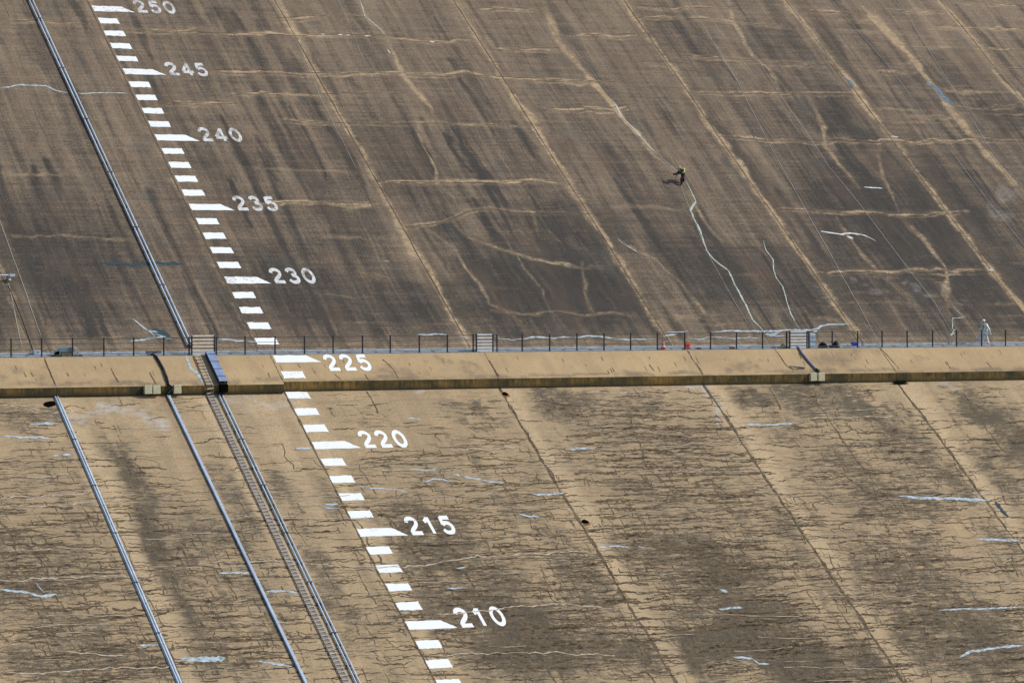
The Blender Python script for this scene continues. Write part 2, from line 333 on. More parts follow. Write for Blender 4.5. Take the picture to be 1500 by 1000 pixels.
def B(c, ch, px, py, rx, ry, v, pl):
    x, z = xz(px, py, pl); c.blob(ch, (x, z), rx*PX*1.1, ry*PX, v)
for b in ((1350,330,230,150,.62),(1480,420,120,110,.6),(1200,420,150,80,.5),(820,420,160,75,.75),(690,380,40,80,.4),(640,440,120,50,.45),(860,340,90,60,.45),(60,380,150,110,.5),(420,420,130,70,.38),(1240,190,60,70,.6),(1260,250,50,50,.6),
          (1130,60,60,60,.3),(1460,160,70,60,.45),(600,240,80,90,.22),(1050,400,110,70,.4),(930,260,40,90,.2),(1000,60,90,70,.2),(330,30,25,25,.4),(520,330,80,60,.25),(1400,120,90,60,.3)):
    B(cu, 1, *b, UP)
for k in range(260):                     # long dark runs down the face
    x = random.uniform(-28, 90); z = random.uniform(0, 30); l = random.uniform(2, 10); a = random.uniform(.25, .75)*(1.0 if z < 18 else .55)
    cu.stroke(1, [(x, z), (x+random.gauss(0, .1), z-l*.5), (x+random.gauss(0, .15), z-l)], [random.uniform(.05, .3), random.uniform(.15, .5), .08], a, .8)
for k in range(6): B(cu, 2, 1480+random.uniform(-15, 15), 300+random.uniform(-20, 20), 14, 14, .35, UP)
for k in range(14): B(cu, 2, random.uniform(1200, 1400), random.uniform(400, 450), random.uniform(6, 14), random.uniform(3, 6), .35, UP)

cl = Canvas(-32, 80, -24.5, LIPB+.06, .12, .066)
JL = [-.06+W*i for i in range(-3, 8)]
for b in ((60,600,80,22,.45),(250,605,60,10,.3),(195,700,30,70,.75),(215,790,32,80,.8),(245,900,36,90,.8),(150,650,25,40,.6),(60,860,110,120,.55),(110,960,120,60,.65),(40,720,70,60,.3),(330,830,60,90,.5),(345,720,45,60,.45),
    (300,930,70,60,.55),(380,900,30,70,.5),(455,740,40,70,.5),(475,850,40,60,.55),(540,940,50,60,.45),(560,745,60,18,.4),(600,760,70,14,.5),(640,810,95,55,.85),(700,860,110,50,.65),(760,930,110,70,.95),(880,940,60,50,.7),(640,900,50,40,.55),(690,605,55,22,.55),(740,740,60,18,.4),
    (560,600,60,30,.25),(830,590,55,28,.6),(900,600,70,25,.4),(950,650,90,60,.38),(990,740,90,60,.45),(1010,820,110,50,.7),(1080,880,90,50,.65),(1060,935,110,35,.98),(980,960,90,50,.7),(1150,970,70,45,.95),(940,580,40,22,.35),
    (1090,585,50,28,.7),(1190,580,80,35,.6),(1260,600,60,45,.65),(1320,650,70,60,.65),(1390,700,50,50,.65),(1240,690,80,60,.6),(1300,730,110,40,.7),(1170,660,60,50,.28),(1180,800,80,60,.5),(1300,850,130,90,.62),(1400,930,120,60,.75),(1240,960,50,40,.75),
    (1430,600,40,50,.7),(1480,640,50,70,.7),(1450,690,50,50,.6),(1500,780,60,60,.6),(870,860,60,50,.6),(1000,690,110,25,.35),(620,690,70,40,.18),(360,970,50,40,.35),(820,800,40,60,.5)):
    B(cl, 1, *b, LOW)
cl.m[1] = np.clip(cl.m[1]+cl.fn(2.6, .9)*.09+cl.fn(7, 2.5)*.09+.06, 0, 1)
for j in JL:                             # clean pale strips beside the joints
    zz = LIPB
    for i in range(30):
        z2 = zz-.8; wd = 1.05+.35*math.sin(i*.7+j)+random.uniform(-.15, .15)
        cl.stroke(0, [(j+.55, zz), (j+.55, z2)], wd*.62, .8, .8); zz = z2
cl.m[0] *= np.where(cl.Z < -14, .75, 1)
for q in ([(300,575),(520,1010)],):      # clean run between ladder and twin pipes
    P_ = [xz(x, y, LOW) for x, y in q]; cl.stroke(0, P_, .55, .9, .7)
P_ = [xz(*q, LOW) for q in ((385, 600), (470, 760))]; cl.stroke(0, P_, .8, .5, .9)
cl.m[1] *= 1-.85*cl.m[0]
for j in JL:                             # dirty growth along each joint
    zz = LIPB
    while zz > -24.3:
        z2 = zz-random.uniform(.3, 1.0); cl.stroke(1, [(j+random.gauss(0, .05), zz), (j+random.gauss(0, .05), z2)], random.uniform(.03, .14)*(1 if j > 1 else .5), random.uniform(.5, 1.0), .9); zz = z2
for k in range(130):                     # soft grey runs down the face
    x = random.uniform(-26, 76); z = random.uniform(-20, LIPB); l = random.uniform(2, 8)
    cl.stroke(1, [(x, z), (x+random.gauss(0, .15), z-l)], [random.uniform(.1, .5), random.uniform(.1, .5)], random.uniform(.15, .5), .9)
for b in ((1018,567,14,8,.9),(1035,590,10,26,.75),(1048,615,7,22,.7),(110,605,18,6,.5),(160,603,55,7,.8),(370,582,60,7,.75),(232,611,17,14,.95),(345,590,16,12,.4),(1400,553,30,5,.5),(583,572,8,6,.6),(140,604,12,8,.4)):
    B(cl, 2, *b, LOW)
for b in ((110,607,16,7,.95),(145,605,10,4,.7),(440,575,14,5,.7)): B(cl, 1, *b, LOW)

# ---------------------------------------------------------------- ribbons: cracks and painted strokes lying 4-8 mm proud of a face
def ribbon(mb, P, ws, pl, lift, m=0):
    """P in (x, z); width measured in the same metric"""
    n = len(P); vs_ = []
    for i in range(n):
        a = P[max(i-1, 0)]; b = P[min(i+1, n-1)]; dx, dz = b[0]-a[0], b[1]-a[1]; L = math.hypot(dx, dz) or 1
        nx, nz = -dz/L*ws[i], dx/L*ws[i]
        vs_.append(on(P[i][0]+nx, P[i][1]+nz, pl, lift)); vs_.append(on(P[i][0]-nx, P[i][1]-nz, pl, lift))
    mb.add(vs_, [(2*i, 2*i+1, 2*i+3, 2*i+2) for i in range(n-1)], m)
def wander(P, step=.35, amp=.03):
    Q = []; o = 0.0
    for a, b in zip(P[:-1], P[1:]):
        L = math.hypot(b[0]-a[0], b[1]-a[1]); k = max(1, int(L/step)); nx, nz = -(b[1]-a[1])/(L+1e-9), (b[0]-a[0])/(L+1e-9)
        for i in range(k):
            o = o*.7+random.gauss(0, amp); Q.append((a[0]+(b[0]-a[0])*i/k+nx*o, a[1]+(b[1]-a[1])*i/k+nz*o))
    Q.append(P[-1]); return Q

# horizontal shrinkage cracks of the lower face, collected per panel
crk = {}
def put(P, ws, mat_i, pl=LOW, table=crk, joints=JL, lift=.005):
    k = int(math.floor((P[len(P)//2][0]-joints[0])/W)); table.setdefault(k, []).append((P, ws, pl, lift, mat_i))
def inview(x, z): return -30 < x < 78
nC = 0
for t_ in range(17000):
    x = random.uniform(-26, 76); z = random.uniform(-24, LIPB-.3)
    dk = cl.sample(1, x, z); tn = cl.sample(0, x, z)
    rel = (x-JL[0]) % W
    dens = .16+.75*dk+(.28 if z < -6 else 0)+(.25 if 30 > x > 15 and z < -3 else 0)
    if x < 1 and z > -9: dens *= .55
    if -11.5 < x < 1 and z > -14: dens *= .55
    if random.random() > dens*(1-.9*tn)*.62: continue
    L = random.uniform(.4, 3.2)*(1.15 if z < -5 else .7); k = max(3, int(L/.14)); s_ = random.gauss(0, .003); o = 0; P = []; dr = 0
    base = random.choice((random.uniform(.008, .02), random.uniform(.012, .03), random.uniform(.02, .045)))*(.9+.5*dk)
    for i in range(k+1):
        o = o*.75+random.gauss(0, .020); dr += random.gauss(0, .006)
        if random.random() < .05: dr += random.choice((-1, 1))*random.uniform(.03, .09)
        P.append((x+i*.14+random.gauss(0, .015), z+o+dr+s_*i))
    ws = [base*random.uniform(.35, 1.5)*math.sin(math.pi*min(1, max(.06, (i+.3)/(k+.6))))**.5 for i in range(k+1)]
    put(P, ws, 1); nC += 1
    if random.random() < .33*(1.6 if z < -9 else .6):                 # a branch down or up the slope
        q = P[random.randrange(len(P))]; n_ = random.randint(3, 8); V = [q]; sg = random.choice((-1, 1))
        for i in range(n_): V.append((V[-1][0]+random.gauss(0, .07)-sg*.01, V[-1][1]+sg*random.uniform(.04, .10)))
        put(V, [base*random.uniform(.4, 1.1) for _ in V], 1, lift=.0065)
def lowcrack(pts, wpx, amp=.05, m_=1, pl=LOW, tab=crk, jt=JL, lift=.008, jit=(.5, 1.5), step=.22):
    P = wander([xz(x, y, pl) for x, y in pts], step, amp); put(P, [wpx*PX*.5*random.uniform(*jit) for _ in P], m_, pl, tab, jt, lift)
for c_ in ([(553,753),(575,762),(600,800),(640,850)],[(613,760),(650,790),(690,850),(740,920)],[(553,753),(590,757),(615,753),(660,758),(730,757)],[(538,573),(545,585),(553,605)],[(925,610),(945,680),(990,725)],
           [(1128,568),(1143,600)],[(1195,575),(1200,595),(1225,630),(1245,660),(1268,690),(1290,720),(1320,750)],[(0,760),(20,790),(25,830),(60,870),(80,930)],[(45,800),(70,830),(85,880)],[(760,930),(800,970),(815,1000)],[(930,930),(945,960),(960,1000)],
           [(500,740),(530,770),(560,830)],[(690,880),(720,900),(745,950)],[(1410,575),(1440,620),(1470,660)],[(860,830),(900,850),(950,855)],[(1110,900),(1130,940),(1170,1000)],[(1240,700),(1260,715),(1300,745)]):
    lowcrack(c_, 2.0, .06)
for k in range(90):
    x = random.uniform(0, 1500); y = random.choice((random.uniform(640, 1000), random.uniform(760, 1000))); l = random.uniform(20, 60)
    lowcrack([(x, y), (x+l*.55*random.uniform(.7, 1.2), y+l)], 1.3, .06, jit=(.2, 1.3))
# joints of the lower face
for j in JL:
    P = wander([(j, LIPB-.02), (j, -24.5)], .2, .018 if j < 1 else .035); big = 1.0 if j > 1 else .6
    put([(a, b) for a, b in P], [random.choice((random.uniform(.03, .07), random.uniform(.07, .17), random.uniform(.05, .12)))*big for _ in P], 1, lift=.010)
    # (each joint belongs to the panel on its right)
# pale mineral hairlines
for k in range(150):
    y = random.uniform(600, 1000); x = random.uniform(-20, 1450); l = random.uniform(30, 170)
    if 400 < x < 1500 and random.random() < .35: continue
    lowcrack([(x, y), (x+l*.3, y+random.uniform(-3, 2)), (x+l, y+random.uniform(-6, 1))], .62, .022, 2, lift=.024, jit=(.1, 1.3), step=.4)
for c_ in ([(0,595),(35,595),(70,602),(130,603)],[(30,731),(70,730),(110,722)],[(0,730),(60,725),(130,722)],[(0,743),(60,742),(140,735)],[(40,700),(100,695)],[(0,850),(60,848),(150,844),(200,845)],[(0,985),(50,985),(150,980),(250,975)],
           [(660,660),(760,655)],[(100,955),(180,960)],[(290,826),(400,820),(500,830)],[(590,832),(700,815),(860,808)],[(640,900),(740,890),(830,885),(900,892)],[(640,960),(800,955),(900,960)],[(560,690),(680,688)],[(1190,612),(1330,610)],[(860,575),(1000,572)]):
    lowcrack(c_, 1.1, .03, 2, lift=.024, jit=(.3, 1.4))

# long level cracks in the bays where they run right across
def rows(x0, y0, x1, y1, n_, lmin, lmax, wpx, pr=1.0):
    for k in range(n_):
        y = y0+(y1-y0)*(k+random.uniform(-.3, .3))/n_; x = random.uniform(x0, x0+(x1-x0)*.35)
        while x < x1:
            l = random.uniform(lmin, lmax); off = .45*(y-y0)
            if random.random() < pr: lowcrack([(x+off, y), (x+off+l*.3, y+random.uniform(-2.5, 2.5)), (x+off+l*.7, y+random.uniform(-2.5, 2.5)), (x+off+l, y+random.uniform(-2, 2))], wpx*random.uniform(.6, 1.3), .022, 1, lift=.007, jit=(.25, 1.6), step=.16)
            if random.random() < .75:                # short cross cracks that tie neighbouring level ones together
                for q in range(random.randint(1, 3)):
                    xx = x+off+l*random.random(); yy = y; g_ = random.uniform(5, 13)*random.choice((-1, 1))
                    lowcrack([(xx, yy), (xx+g_*.25+random.uniform(-2, 2), yy+g_*.5), (xx+g_*.5, yy+g_)], wpx*.9, .02, 1, lift=.0085, jit=(.3, 1.3), step=.12)
            x += l+random.uniform(3, 40); y += random.uniform(-2, 2)
rows(590, 820, 830, 1000, 17, 40, 150, 1.7, .9); rows(560, 650, 760, 800, 12, 30, 80, 1.2, .7); rows(0, 600, 110, 740, 12, 40, 100, 1.0, .6); rows(1150, 600, 1330, 720, 9, 30, 80, 1.2, .6); rows(790, 600, 960, 850, 24, 40, 120, 1.7); rows(890, 600, 1010, 830, 17, 30, 90, 1.5, .8); rows(-60, 740, 110, 1000, 22, 40, 140, 1.7, .8); rows(180, 780, 330, 1000, 18, 30, 90, 1.6, .7)
rows(470, 780, 640, 1000, 16, 40, 120, 1.5, .7); rows(1080, 720, 1330, 1000, 22, 40, 110, 1.3, .7); rows(860, 840, 1080, 1000, 12, 40, 110, 1.6, .8)
# upper face seams
crku = {}
for j in JX:
    P = wander([(j, .02), (j, 31.5)], .3, .012); put(P, [random.uniform(.022, .055) for _ in P], 1, UP, crku, JX, .006)
for k in range(130):
    x = random.uniform(-25, 88); z = random.uniform(1, 30); l = random.uniform(1.5, 7)
    P = wander([(x, z), (x+random.gauss(0, .05), z-l)], .3, .02); put(P, [random.uniform(.008, .03) for _ in P], 1, UP, crku, JX, .005)
for h in hz:
    P = wander([xz(x, y, UP) for x, y in h], .3, .02); put(P, [random.uniform(.008, .03) for _ in P], 1, UP, crku, JX, .007)

# ---------------------------------------------------------------- the dam
dam = empty('concrete_dam', (0, 0, 0)); tag(dam, 'huge sloping concrete dam face with dark upper slope and cracked tan lower slope', 'dam')
def grid_mesh(xs, zs, pl, mask):
    nx, nz = len(xs), len(zs); X, Z = np.meshgrid(xs, zs); a, r = pl
    co = np.stack([X, a+r*Z, Z], -1).reshape(-1, 3)
    idx = np.arange(nx*nz).reshape(nz, nx); fs = np.stack([idx[:-1, :-1], idx[:-1, 1:], idx[1:, 1:], idx[1:, :-1]], -1).reshape(-1, 4)
    return co, fs
def panel(name, co, fs, fm, mask, mats, parent):
    me = bpy.data.meshes.new(name); me.vertices.add(len(co)); me.vertices.foreach_set('co', np.ascontiguousarray(co, np.float32).ravel())
    tot = np.array([len(f) for f in fs]) if not isinstance(fs, np.ndarray) else np.full(len(fs), 4)
    me.loops.add(int(tot.sum())); me.loops.foreach_set('vertex_index', np.concatenate([np.asarray(f) for f in fs]) if not isinstance(fs, np.ndarray) else fs.ravel())
    me.polygons.add(len(fs)); me.polygons.foreach_set('loop_start', np.concatenate([[0], np.cumsum(tot)[:-1]]).astype(np.int32))
    me.polygons.foreach_set('material_index', np.asarray(fm, np.int32)); me.polygons.foreach_set('use_smooth', [False]*len(fs)); me.update(calc_edges=True); me.validate()
    at_ = me.attributes.new('mask', 'FLOAT_COLOR', 'POINT'); q = np.ones((len(co), 4), np.float32); q[:len(mask), :3] = mask; q[len(mask):, :3] = 0
    at_.data.foreach_set('color', q.ravel())
    return link(name, me, mats, parent)
def faces_for(cv, pl, joints, table, name, mats, zfar, gap=.012):
    a, r = pl
    for k in range(len(joints)-1):
        x0, x1 = joints[k]+gap, joints[k+1]-gap
        ii = np.where((cv.xs > x0+.03) & (cv.xs < x1-.03))[0]
        if len(ii) < 4: continue
        xs = np.concatenate([[x0], cv.xs[ii], [x1]]); io = np.concatenate([[ii[0]], ii, [ii[-1]]])
        zs = cv.zs; jo = np.arange(len(zs))
        co, fs = grid_mesh(xs, zs, pl, None); mask = cv.m[:, jo][:, :, io].reshape(3, -1).T
        fm = np.zeros(len(fs), int); co = list([co]); fs = [fs]; n = len(mask)
        # coarse remainder of the face outside the detailed zone
        zz = zfar; z0_ = zs[-1] if zfar > zs[-1] else zs[0]
        ex = [(x0, a+r*z0_, z0_), (x1, a+r*z0_, z0_), (x1, a+r*zz, zz), (x0, a+r*zz, zz)]
        if zfar < z0_: ex = ex[::-1]
        co.append(np.array(ex)); fs.append(np.array([[n, n+1, n+2, n+3]])); fm = np.append(fm, 0); n += 4
        mb = MB()
        for P, ws, pl_, lift, mi in table.get(k, []): ribbon(mb, P, ws, pl_, lift, mi)
        if mb.v:
            co.append(np.array(mb.v)); fs.append(np.array(mb.f)+n); fm = np.concatenate([fm, mb.m])
        co = np.concatenate(co); fs = np.concatenate(fs)
        o = panel(name, co, fs.astype(np.int32), fm, mask, mats, dam)
faces_for(cu, UP, JX, crku, 'slope_panel', [M_UP, M_SEAMU, M_HAIR], ZTOP)
faces_for(cl, LOW, JL, crk, 'slope_panel', [M_LOW, M_CRACK, M_HAIR], ZBOT)
# dark filler behind the joints and bays to left and right of the detailed ones
fb = MB()
for x0, x1 in ((-420, JX[0]), (JX[-1], 520)):
    fb.add([on(x0, 0, UP), on(x1, 0, UP), on(x1, ZTOP, UP), on(x0, ZTOP, UP)], [(0, 1, 2, 3)]); fb.add([on(x0, ZBOT, LOW), on(x1, ZBOT, LOW), on(x1, LIPB, LOW), on(x0, LIPB, LOW)], [(0, 1, 2, 3)], 1)
o = fb.build('side_slope', [M_UP, M_LOW], dam)
jf = MB(); jf.add([on(JX[0], -.1, UP, -.12), on(JX[-1], -.1, UP, -.12), on(JX[-1], ZTOP, UP, -.12), on(JX[0], ZTOP, UP, -.12)], [(0, 1, 2, 3)])
jf.add([on(JX[0], ZBOT, LOW, -.12), on(JX[-1], ZBOT, LOW, -.12), on(JX[-1], LIPB+.2, LOW, -.12), on(JX[0], LIPB+.2, LOW, -.12)], [(0, 1, 2, 3)]); jf.build('joint_filler', M_SEAMU, dam)
# crest behind, so the dam is solid from other views
yb = RU*ZTOP; cb = MB(); cb.add([(-420, yb, ZTOP), (520, yb, ZTOP), (520, yb+12, ZTOP), (-420, yb+12, ZTOP)], [(0, 1, 2, 3)]); cb.add([(-420, yb+12, ZTOP), (520, yb+12, ZTOP), (520, yb+12, ZBOT), (-420, yb+12, ZBOT)], [(0, 1, 2, 3)])
cb.build('crest', M_BERM, dam)

# berm slabs: sloping face with its own mask, vertical dark edge, underside
JB = [-.16+W*i for i in range(-3, 8)]
cbm = Canvas(-48, 110, -1.95, 0, .12, .05)
for b in ((30,545,60,18,.55),(140,545,50,8,.2),(590,545,60,14,.7),(680,542,60,12,.6),(540,548,50,10,.5),(1080,535,45,16,.75),(1110,545,50,10,.6),(1240,532,60,18,.7),(1270,525,60,14,.55),(1350,533,40,8,.45),(1440,528,40,8,.3),(760,545,40,8,.2),(960,540,60,5,.25),(500,545,30,9,.4)): B(cbm, 1, *b, BERM)
x = -48
while x < 110:
    cbm.stroke(1, [(x, -1.62), (x+2, -1.62)], random.uniform(.06, .28), random.uniform(.3, .95), .9); x += 1.1
tb = {}
def bc(pts, wpx, m_=2, amp=.02): lowcrack(pts, wpx, amp, m_, BERM, tb, JB, .006)
for c_ in ([(65,527),(73,545),(80,562)],[(163,539),(174,560)],[(219,545),(228,562)],[(717,528),(727,545),(731,551)],[(1008,514),(1014,526)],[(1020,531),(1030,548)],[(951,534),(958,543)],[(1136,512),(1153,536),(1158,538)],[(1290,510),(1300,520),(1317,540)],[(560,527),(575,540),(583,553)],[(490,548),(500,556)],[(535,548),(540,557)],[(1387,530),(1393,540)],[(1445,530),(1452,538)]): bc(c_, 1.6)
bc([(1155,538),(1165,541),(1178,540)], 2.0)
for j in JB:
    P = wander([(j+.012, -.02), (j+.012, LIPT+.01)], .15, .008); put(P, [random.uniform(.012, .04) for _ in P], 2, BERM, tb, JB, .006)
for k in range(60):
    x = random.uniform(0, 1500); y = 560-x*.017-random.uniform(2, 26); l = random.uniform(3, 9); bc([(x, y), (x+l*.5, y+l)], random.uniform(.6, 1.2))
for k in range(-1, len(JB)):
    x0 = JB[k]+.008 if k >= 0 else -420; x1 = JB[k+1]-.008 if k+1 < len(JB) else 520
    left = x1 < 1; zt = LIPT-.15 if left else LIPT; zb = LIPB-.10 if left else LIPB; a, r = BERM; far = k < 0 or k+1 >= len(JB)
    if far: xs = np.array([x0, x1]); io = np.array([0, 0])
    else:
        ii = np.where((cbm.xs > x0+.03) & (cbm.xs < x1-.03))[0]; xs = np.concatenate([[x0], cbm.xs[ii], [x1]]); io = np.concatenate([[ii[0]], ii, [ii[-1]]])
    zs = np.linspace(zt, 0, 38); jo = np.clip(((zs+1.95)/1.95*(len(cbm.zs)-1)).astype(int), 0, len(cbm.zs)-1)
    co, fs = grid_mesh(xs, zs, BERM, None); mask = cbm.m[:, jo][:, :, io].reshape(3, -1).T; fm = [0]*len(fs); n = len(mask)
    yl = a+r*zt; yi = yl+.75; ed = .012
    ex = [(x0, yl, zt), (x1, yl, zt), (x1, yl, zb), (x0, yl, zb), (x1, yi, zb), (x0, yi, zb), (x0, a, 0), (x0, a+.3, 0), (x1, a, 0), (x1, a+.3, 0), (x0, a+.3, zb), (x1, a+.3, zb), (x0, yi, zb), (x1, yi, zb)]
    fe = [(0, 1, 2, 3)[::-1], (3, 2, 4, 5)[::-1], (0, 6, 5, 3), (1, 2, 4, 8)]
    allf = [np.asarray(f) for f in fs]+[np.asarray(f)+n for f in fe]; fm += [1, 1, 1, 1]; cc = np.concatenate([co, np.array(ex)]); n = len(cc)
    mb = MB()
    for P, ws, pl_, lift, mi in tb.get(k, []): ribbon(mb, P, ws, pl_, lift, mi)
    if mb.v: cc = np.concatenate([cc, np.array(mb.v)]); allf += [np.asarray(f)+n for f in mb.f]; fm += mb.m
    panel('berm_slab', cc, np.array(allf, np.int32), fm, mask, [M_BERM, M_LIP, M_CRACK], dam)

# walkway and gutter on the berm
M_WALK = grime('grey_walkway_concrete', (.40, .40, .38), .85, .3, da=.4); M_GUT = grime('pale_grey_gutter_wall', (.40, .47, .53), .6, .3, sc=2.0, da=.5)
wk = MB().box((50, -.98, -.10), (940, 1.9, .196)).build('walkway', M_WALK, dam)
gt = MB()
x = -60.0
while x < 130:
    gt.box((x+1.24, -.22, .12), (2.46, .16, .24+random.uniform(-.02, .02)), bev=.012); x += 2.48
gt.build('gutter_wall', M_GUT, dam)

# ---------------------------------------------------------------- sealant strokes and patches (parts of the dam)
def seal(pts, wpx, pl=UP, mat=M_SEAL, name='sealant_line', amp=.018, jit=(.6, 1.3), lift=.012, parent=dam):
    P = wander([xz(x, y, pl) for x, y in pts], .16, amp*.8); mb = MB(); n_ = len(P)-1; ribbon(mb, P, [wpx*PX*.42*random.uniform(*jit)*(.2+.75*min(1, 2.5*min(i, n_-i)/max(3, n_*.3))) for i in range(n_+1)], pl, lift); return mb.build(name, mat, parent)
U = [([(0,129),(30,125),(67,126),(80,132),(100,136)],2.4,M_SEAL),([(113,137),(150,136),(188,137)],1.8,M_SEALG),([(527,0),(535,25),(558,43),(563,50)],2.2,M_SEALG),([(470,51),(477,51)],2.6,M_SEALW),([(495,51),(502,51)],2.6,M_SEALW),
 ([(507,52),(513,52)],2.6,M_SEALW),([(534,53),(543,53)],2.8,M_SEALW),([(567,73),(572,79)],3.4,M_SEALW),([(629,61),(637,62)],3.0,M_SEALW),
 ([(895,145),(903,155),(910,170),(930,190),(950,213),(963,227)],1.7,M_SEALW),([(1004,265),(1007,270),(1014,283),(1019,295),(1012,308),(1016,320),(1023,330),(1029,350),(1035,367),(1045,380),(1067,397),(1074,410),(1080,423),(1093,447),(1103,468),(1115,480),(1123,492)],3.2,M_SEALG),
 ([(1118,352),(1122,366),(1132,380),(1133,393),(1137,407),(1147,420),(1150,433),(1157,457),(1166,474),(1172,482)],2.0,M_SEALG),([(1202,339),(1233,343),(1245,341),(1267,345),(1283,353)],2.6,M_SEALW),([(1240,346),(1250,349)],4.5,M_SEALW),
 ([(1265,274),(1293,276)],2.4,M_SEALW),([(1304,200),(1316,201)],2.6,M_SEALW),([(1190,396),(1196,398)],2.5,M_SEALW),([(1226,396),(1234,398)],2.5,M_SEALW),([(1448,396),(1456,396)],3,M_SEALW),([(904,349),(912,356),(935,370)],1.6,M_SEALG),
 ([(1395,447),(1402,455),(1411,464),(1405,466),(1396,466),(1395,480),(1400,495)],1.1,M_SEALG),([(560,382),(570,383)],1.4,M_SEALG),([(1399,482),(1392,492)],2.0,M_SEALG),
 ([(195,467),(207,477),(222,488),(227,493)],2.4,M_SEAL),([(190,500),(215,497),(240,494),(252,497)],2.6,M_SEAL),([(225,488),(245,495)],2.6,M_SEAL),([(208,482),(232,487)],1.8,M_SEAL),([(319,497),(345,499),(360,500)],2.6,M_SEAL),([(362,501),(400,500)],1.4,M_SEAL),
 ([(612,491),(635,489),(655,490)],2.2,M_SEAL),([(668,491),(690,497)],1.6,M_SEAL),([(728,496),(750,498),(770,497),(785,494),(810,495),(840,494)],2.2,M_SEAL),([(840,495),(870,492),(900,496),(915,497),(962,496)],2.2,M_SEAL),([(973,492),(982,490),(992,489)],2.0,M_SEAL),([(1000,495),(1024,497),(1040,494),(1073,495),(1100,494),(1117,496)],2.2,M_SEAL),
 ([(1041,486),(1070,485),(1100,485),(1130,485),(1153,483),(1175,483),(1197,481),(1205,477),(1216,475),(1230,475),(1247,475)],2.6,M_SEAL),([(1120,490),(1145,487)],2.4,M_SEAL),([(1124,492),(1150,492)],2.0,M_SEAL),([(1190,486),(1197,484)],4,M_SEAL),([(976,487),(1010,486)],1.4,M_SEAL)]
for p_, w_, m_ in U: seal(p_, w_, UP, m_)
Lw = [([(780,723),(800,725),(826,722)],2.8),([(875,802),(900,800),(922,801)],2.2),([(600,687),(640,689)],2.2),([(618,706),(635,701),(650,702),(665,706)],2.2),([(663,694),(690,700),(715,705),(738,707)],2.8),([(522,712),(550,715),(580,717),(598,722)],1.8),
 ([(834,659),(850,657),(872,657)],2.6),([(758,751),(775,756),(790,757)],2.6),([(595,612),(617,614)],1.8),([(1091,622),(1130,622),(1169,620)],2.4),([(1317,727),(1350,729),(1400,730),(1449,732)],4.2),([(1430,789),(1460,790),(1493,791)],3.4),
 ([(1375,893),(1430,892),(1500,889)],2.2),([(1404,962),(1420,953),(1450,950),(1500,945)],3.2),([(1073,962),(1100,963),(1112,972),(1127,972)],2.8),([(1053,892),(1070,890),(1088,890)],3.0),([(1054,863),(1066,866)],5),([(264,965),(300,965),(330,963)],6.5),
 ([(378,968),(400,971),(428,976)],3.0),([(204,945),(232,944)],3.2),([(320,838),(345,839),(367,838)],2.6),([(390,866),(412,865),(436,867)],2.6),([(0,863),(20,866),(40,867),(60,872),(83,870)],3.4),([(53,853),(60,863),(66,868)],2.8),([(0,638),(30,641),(60,640),(75,643)],2.6),
 ([(44,621),(85,620)],3.4),([(77,667),(110,666)],2.6),([(433,657),(456,657)],3.0),([(474,738),(495,737)],2.2),([(474,743),(498,744)],1.6),([(935,801),(944,802)],3.0),([(668,832),(682,831)],2.0),([(655,862),(682,860)],2.0)]
for p_, w_ in Lw: seal(p_, w_, LOW, M_SEAL)
seal([(272,522),(279,540),(291,549),(298,562)], 6.5, BERM, M_SEAL, 'repair_patch')
seal([(148,386),(170,388),(205,387),(240,387),(272,386)], 5.5, UP, M_PATCHD, 'repair_patch', .05, (.6, 1.3))
seal([(220,484),(235,487),(249,492)], 11, UP, M_PATCHD, 'repair_patch', .03, (.8, 1.2), .009)
seal([(1357,123),(1370,128),(1380,140),(1396,156)], 11, UP, M_PATCHB, 'repair_patch', .06, (.7, 1.3))
seal([(1239,114),(1246,121),(1251,128)], 8, UP, M_PATCHB, 'repair_patch', .04, (.7, 1.3))
dk = seal([(1458,735),(1470,745),(1478,757)], 12, LOW, M_PATCHD, 'repair_patch', .1, (.4, 1.3), .014)

# drain holes with a small stone hood
M_BLACK = N('black_opening', 1.0); M_BLACK.b.inputs['Specular IOR Level'].default_value = 0; M_BLACK = M_BLACK.done((.004, .004, .003)); M_RUST = grime('rusty_stain', (.24, .09, .03), .8, .3)
for (px, py, wd) in ((740, 578, .36), (857, 765, .42)):
    x, z = xz(px, py, LOW); mb = MB(); P = [(x-wd*.6, z), (x-wd*.2, z+.04), (x+wd*.2, z+.05), (x+wd*.7, z+.03)]
    ribbon(mb, P, [.02, .11, .13, .03], LOW, .016); o = mb.build('drain_hole', M_BLACK, dam)
    m2 = MB(); ribbon(m2, [(q[0]+.05, q[1]-.1) for q in P], [.02, .1, .1, .02], LOW, .013); m2.build('rust_stain', M_RUST, dam)
x, z = xz(73, 592, LOW); mb = MB(); ribbon(mb, [(x-.42, z-.03), (x-.2, z-.03), (x+.1, z+.03), (x+.36, z+.06)], [.06, .16, .15, .12], LOW, .016); mb.build('drain_hole', M_BLACK, dam)
# oily rust run beside the middle pipe
seal([(243,578),(250,597)], 5, LOW, M_RUST, 'rust_stain'); seal([(286,525),(293,537)], 2.5, BERM, M_RUST, 'rust_stain'); seal([(302,580),(308,592)], 2, LOW, M_RUST, 'rust_stain')

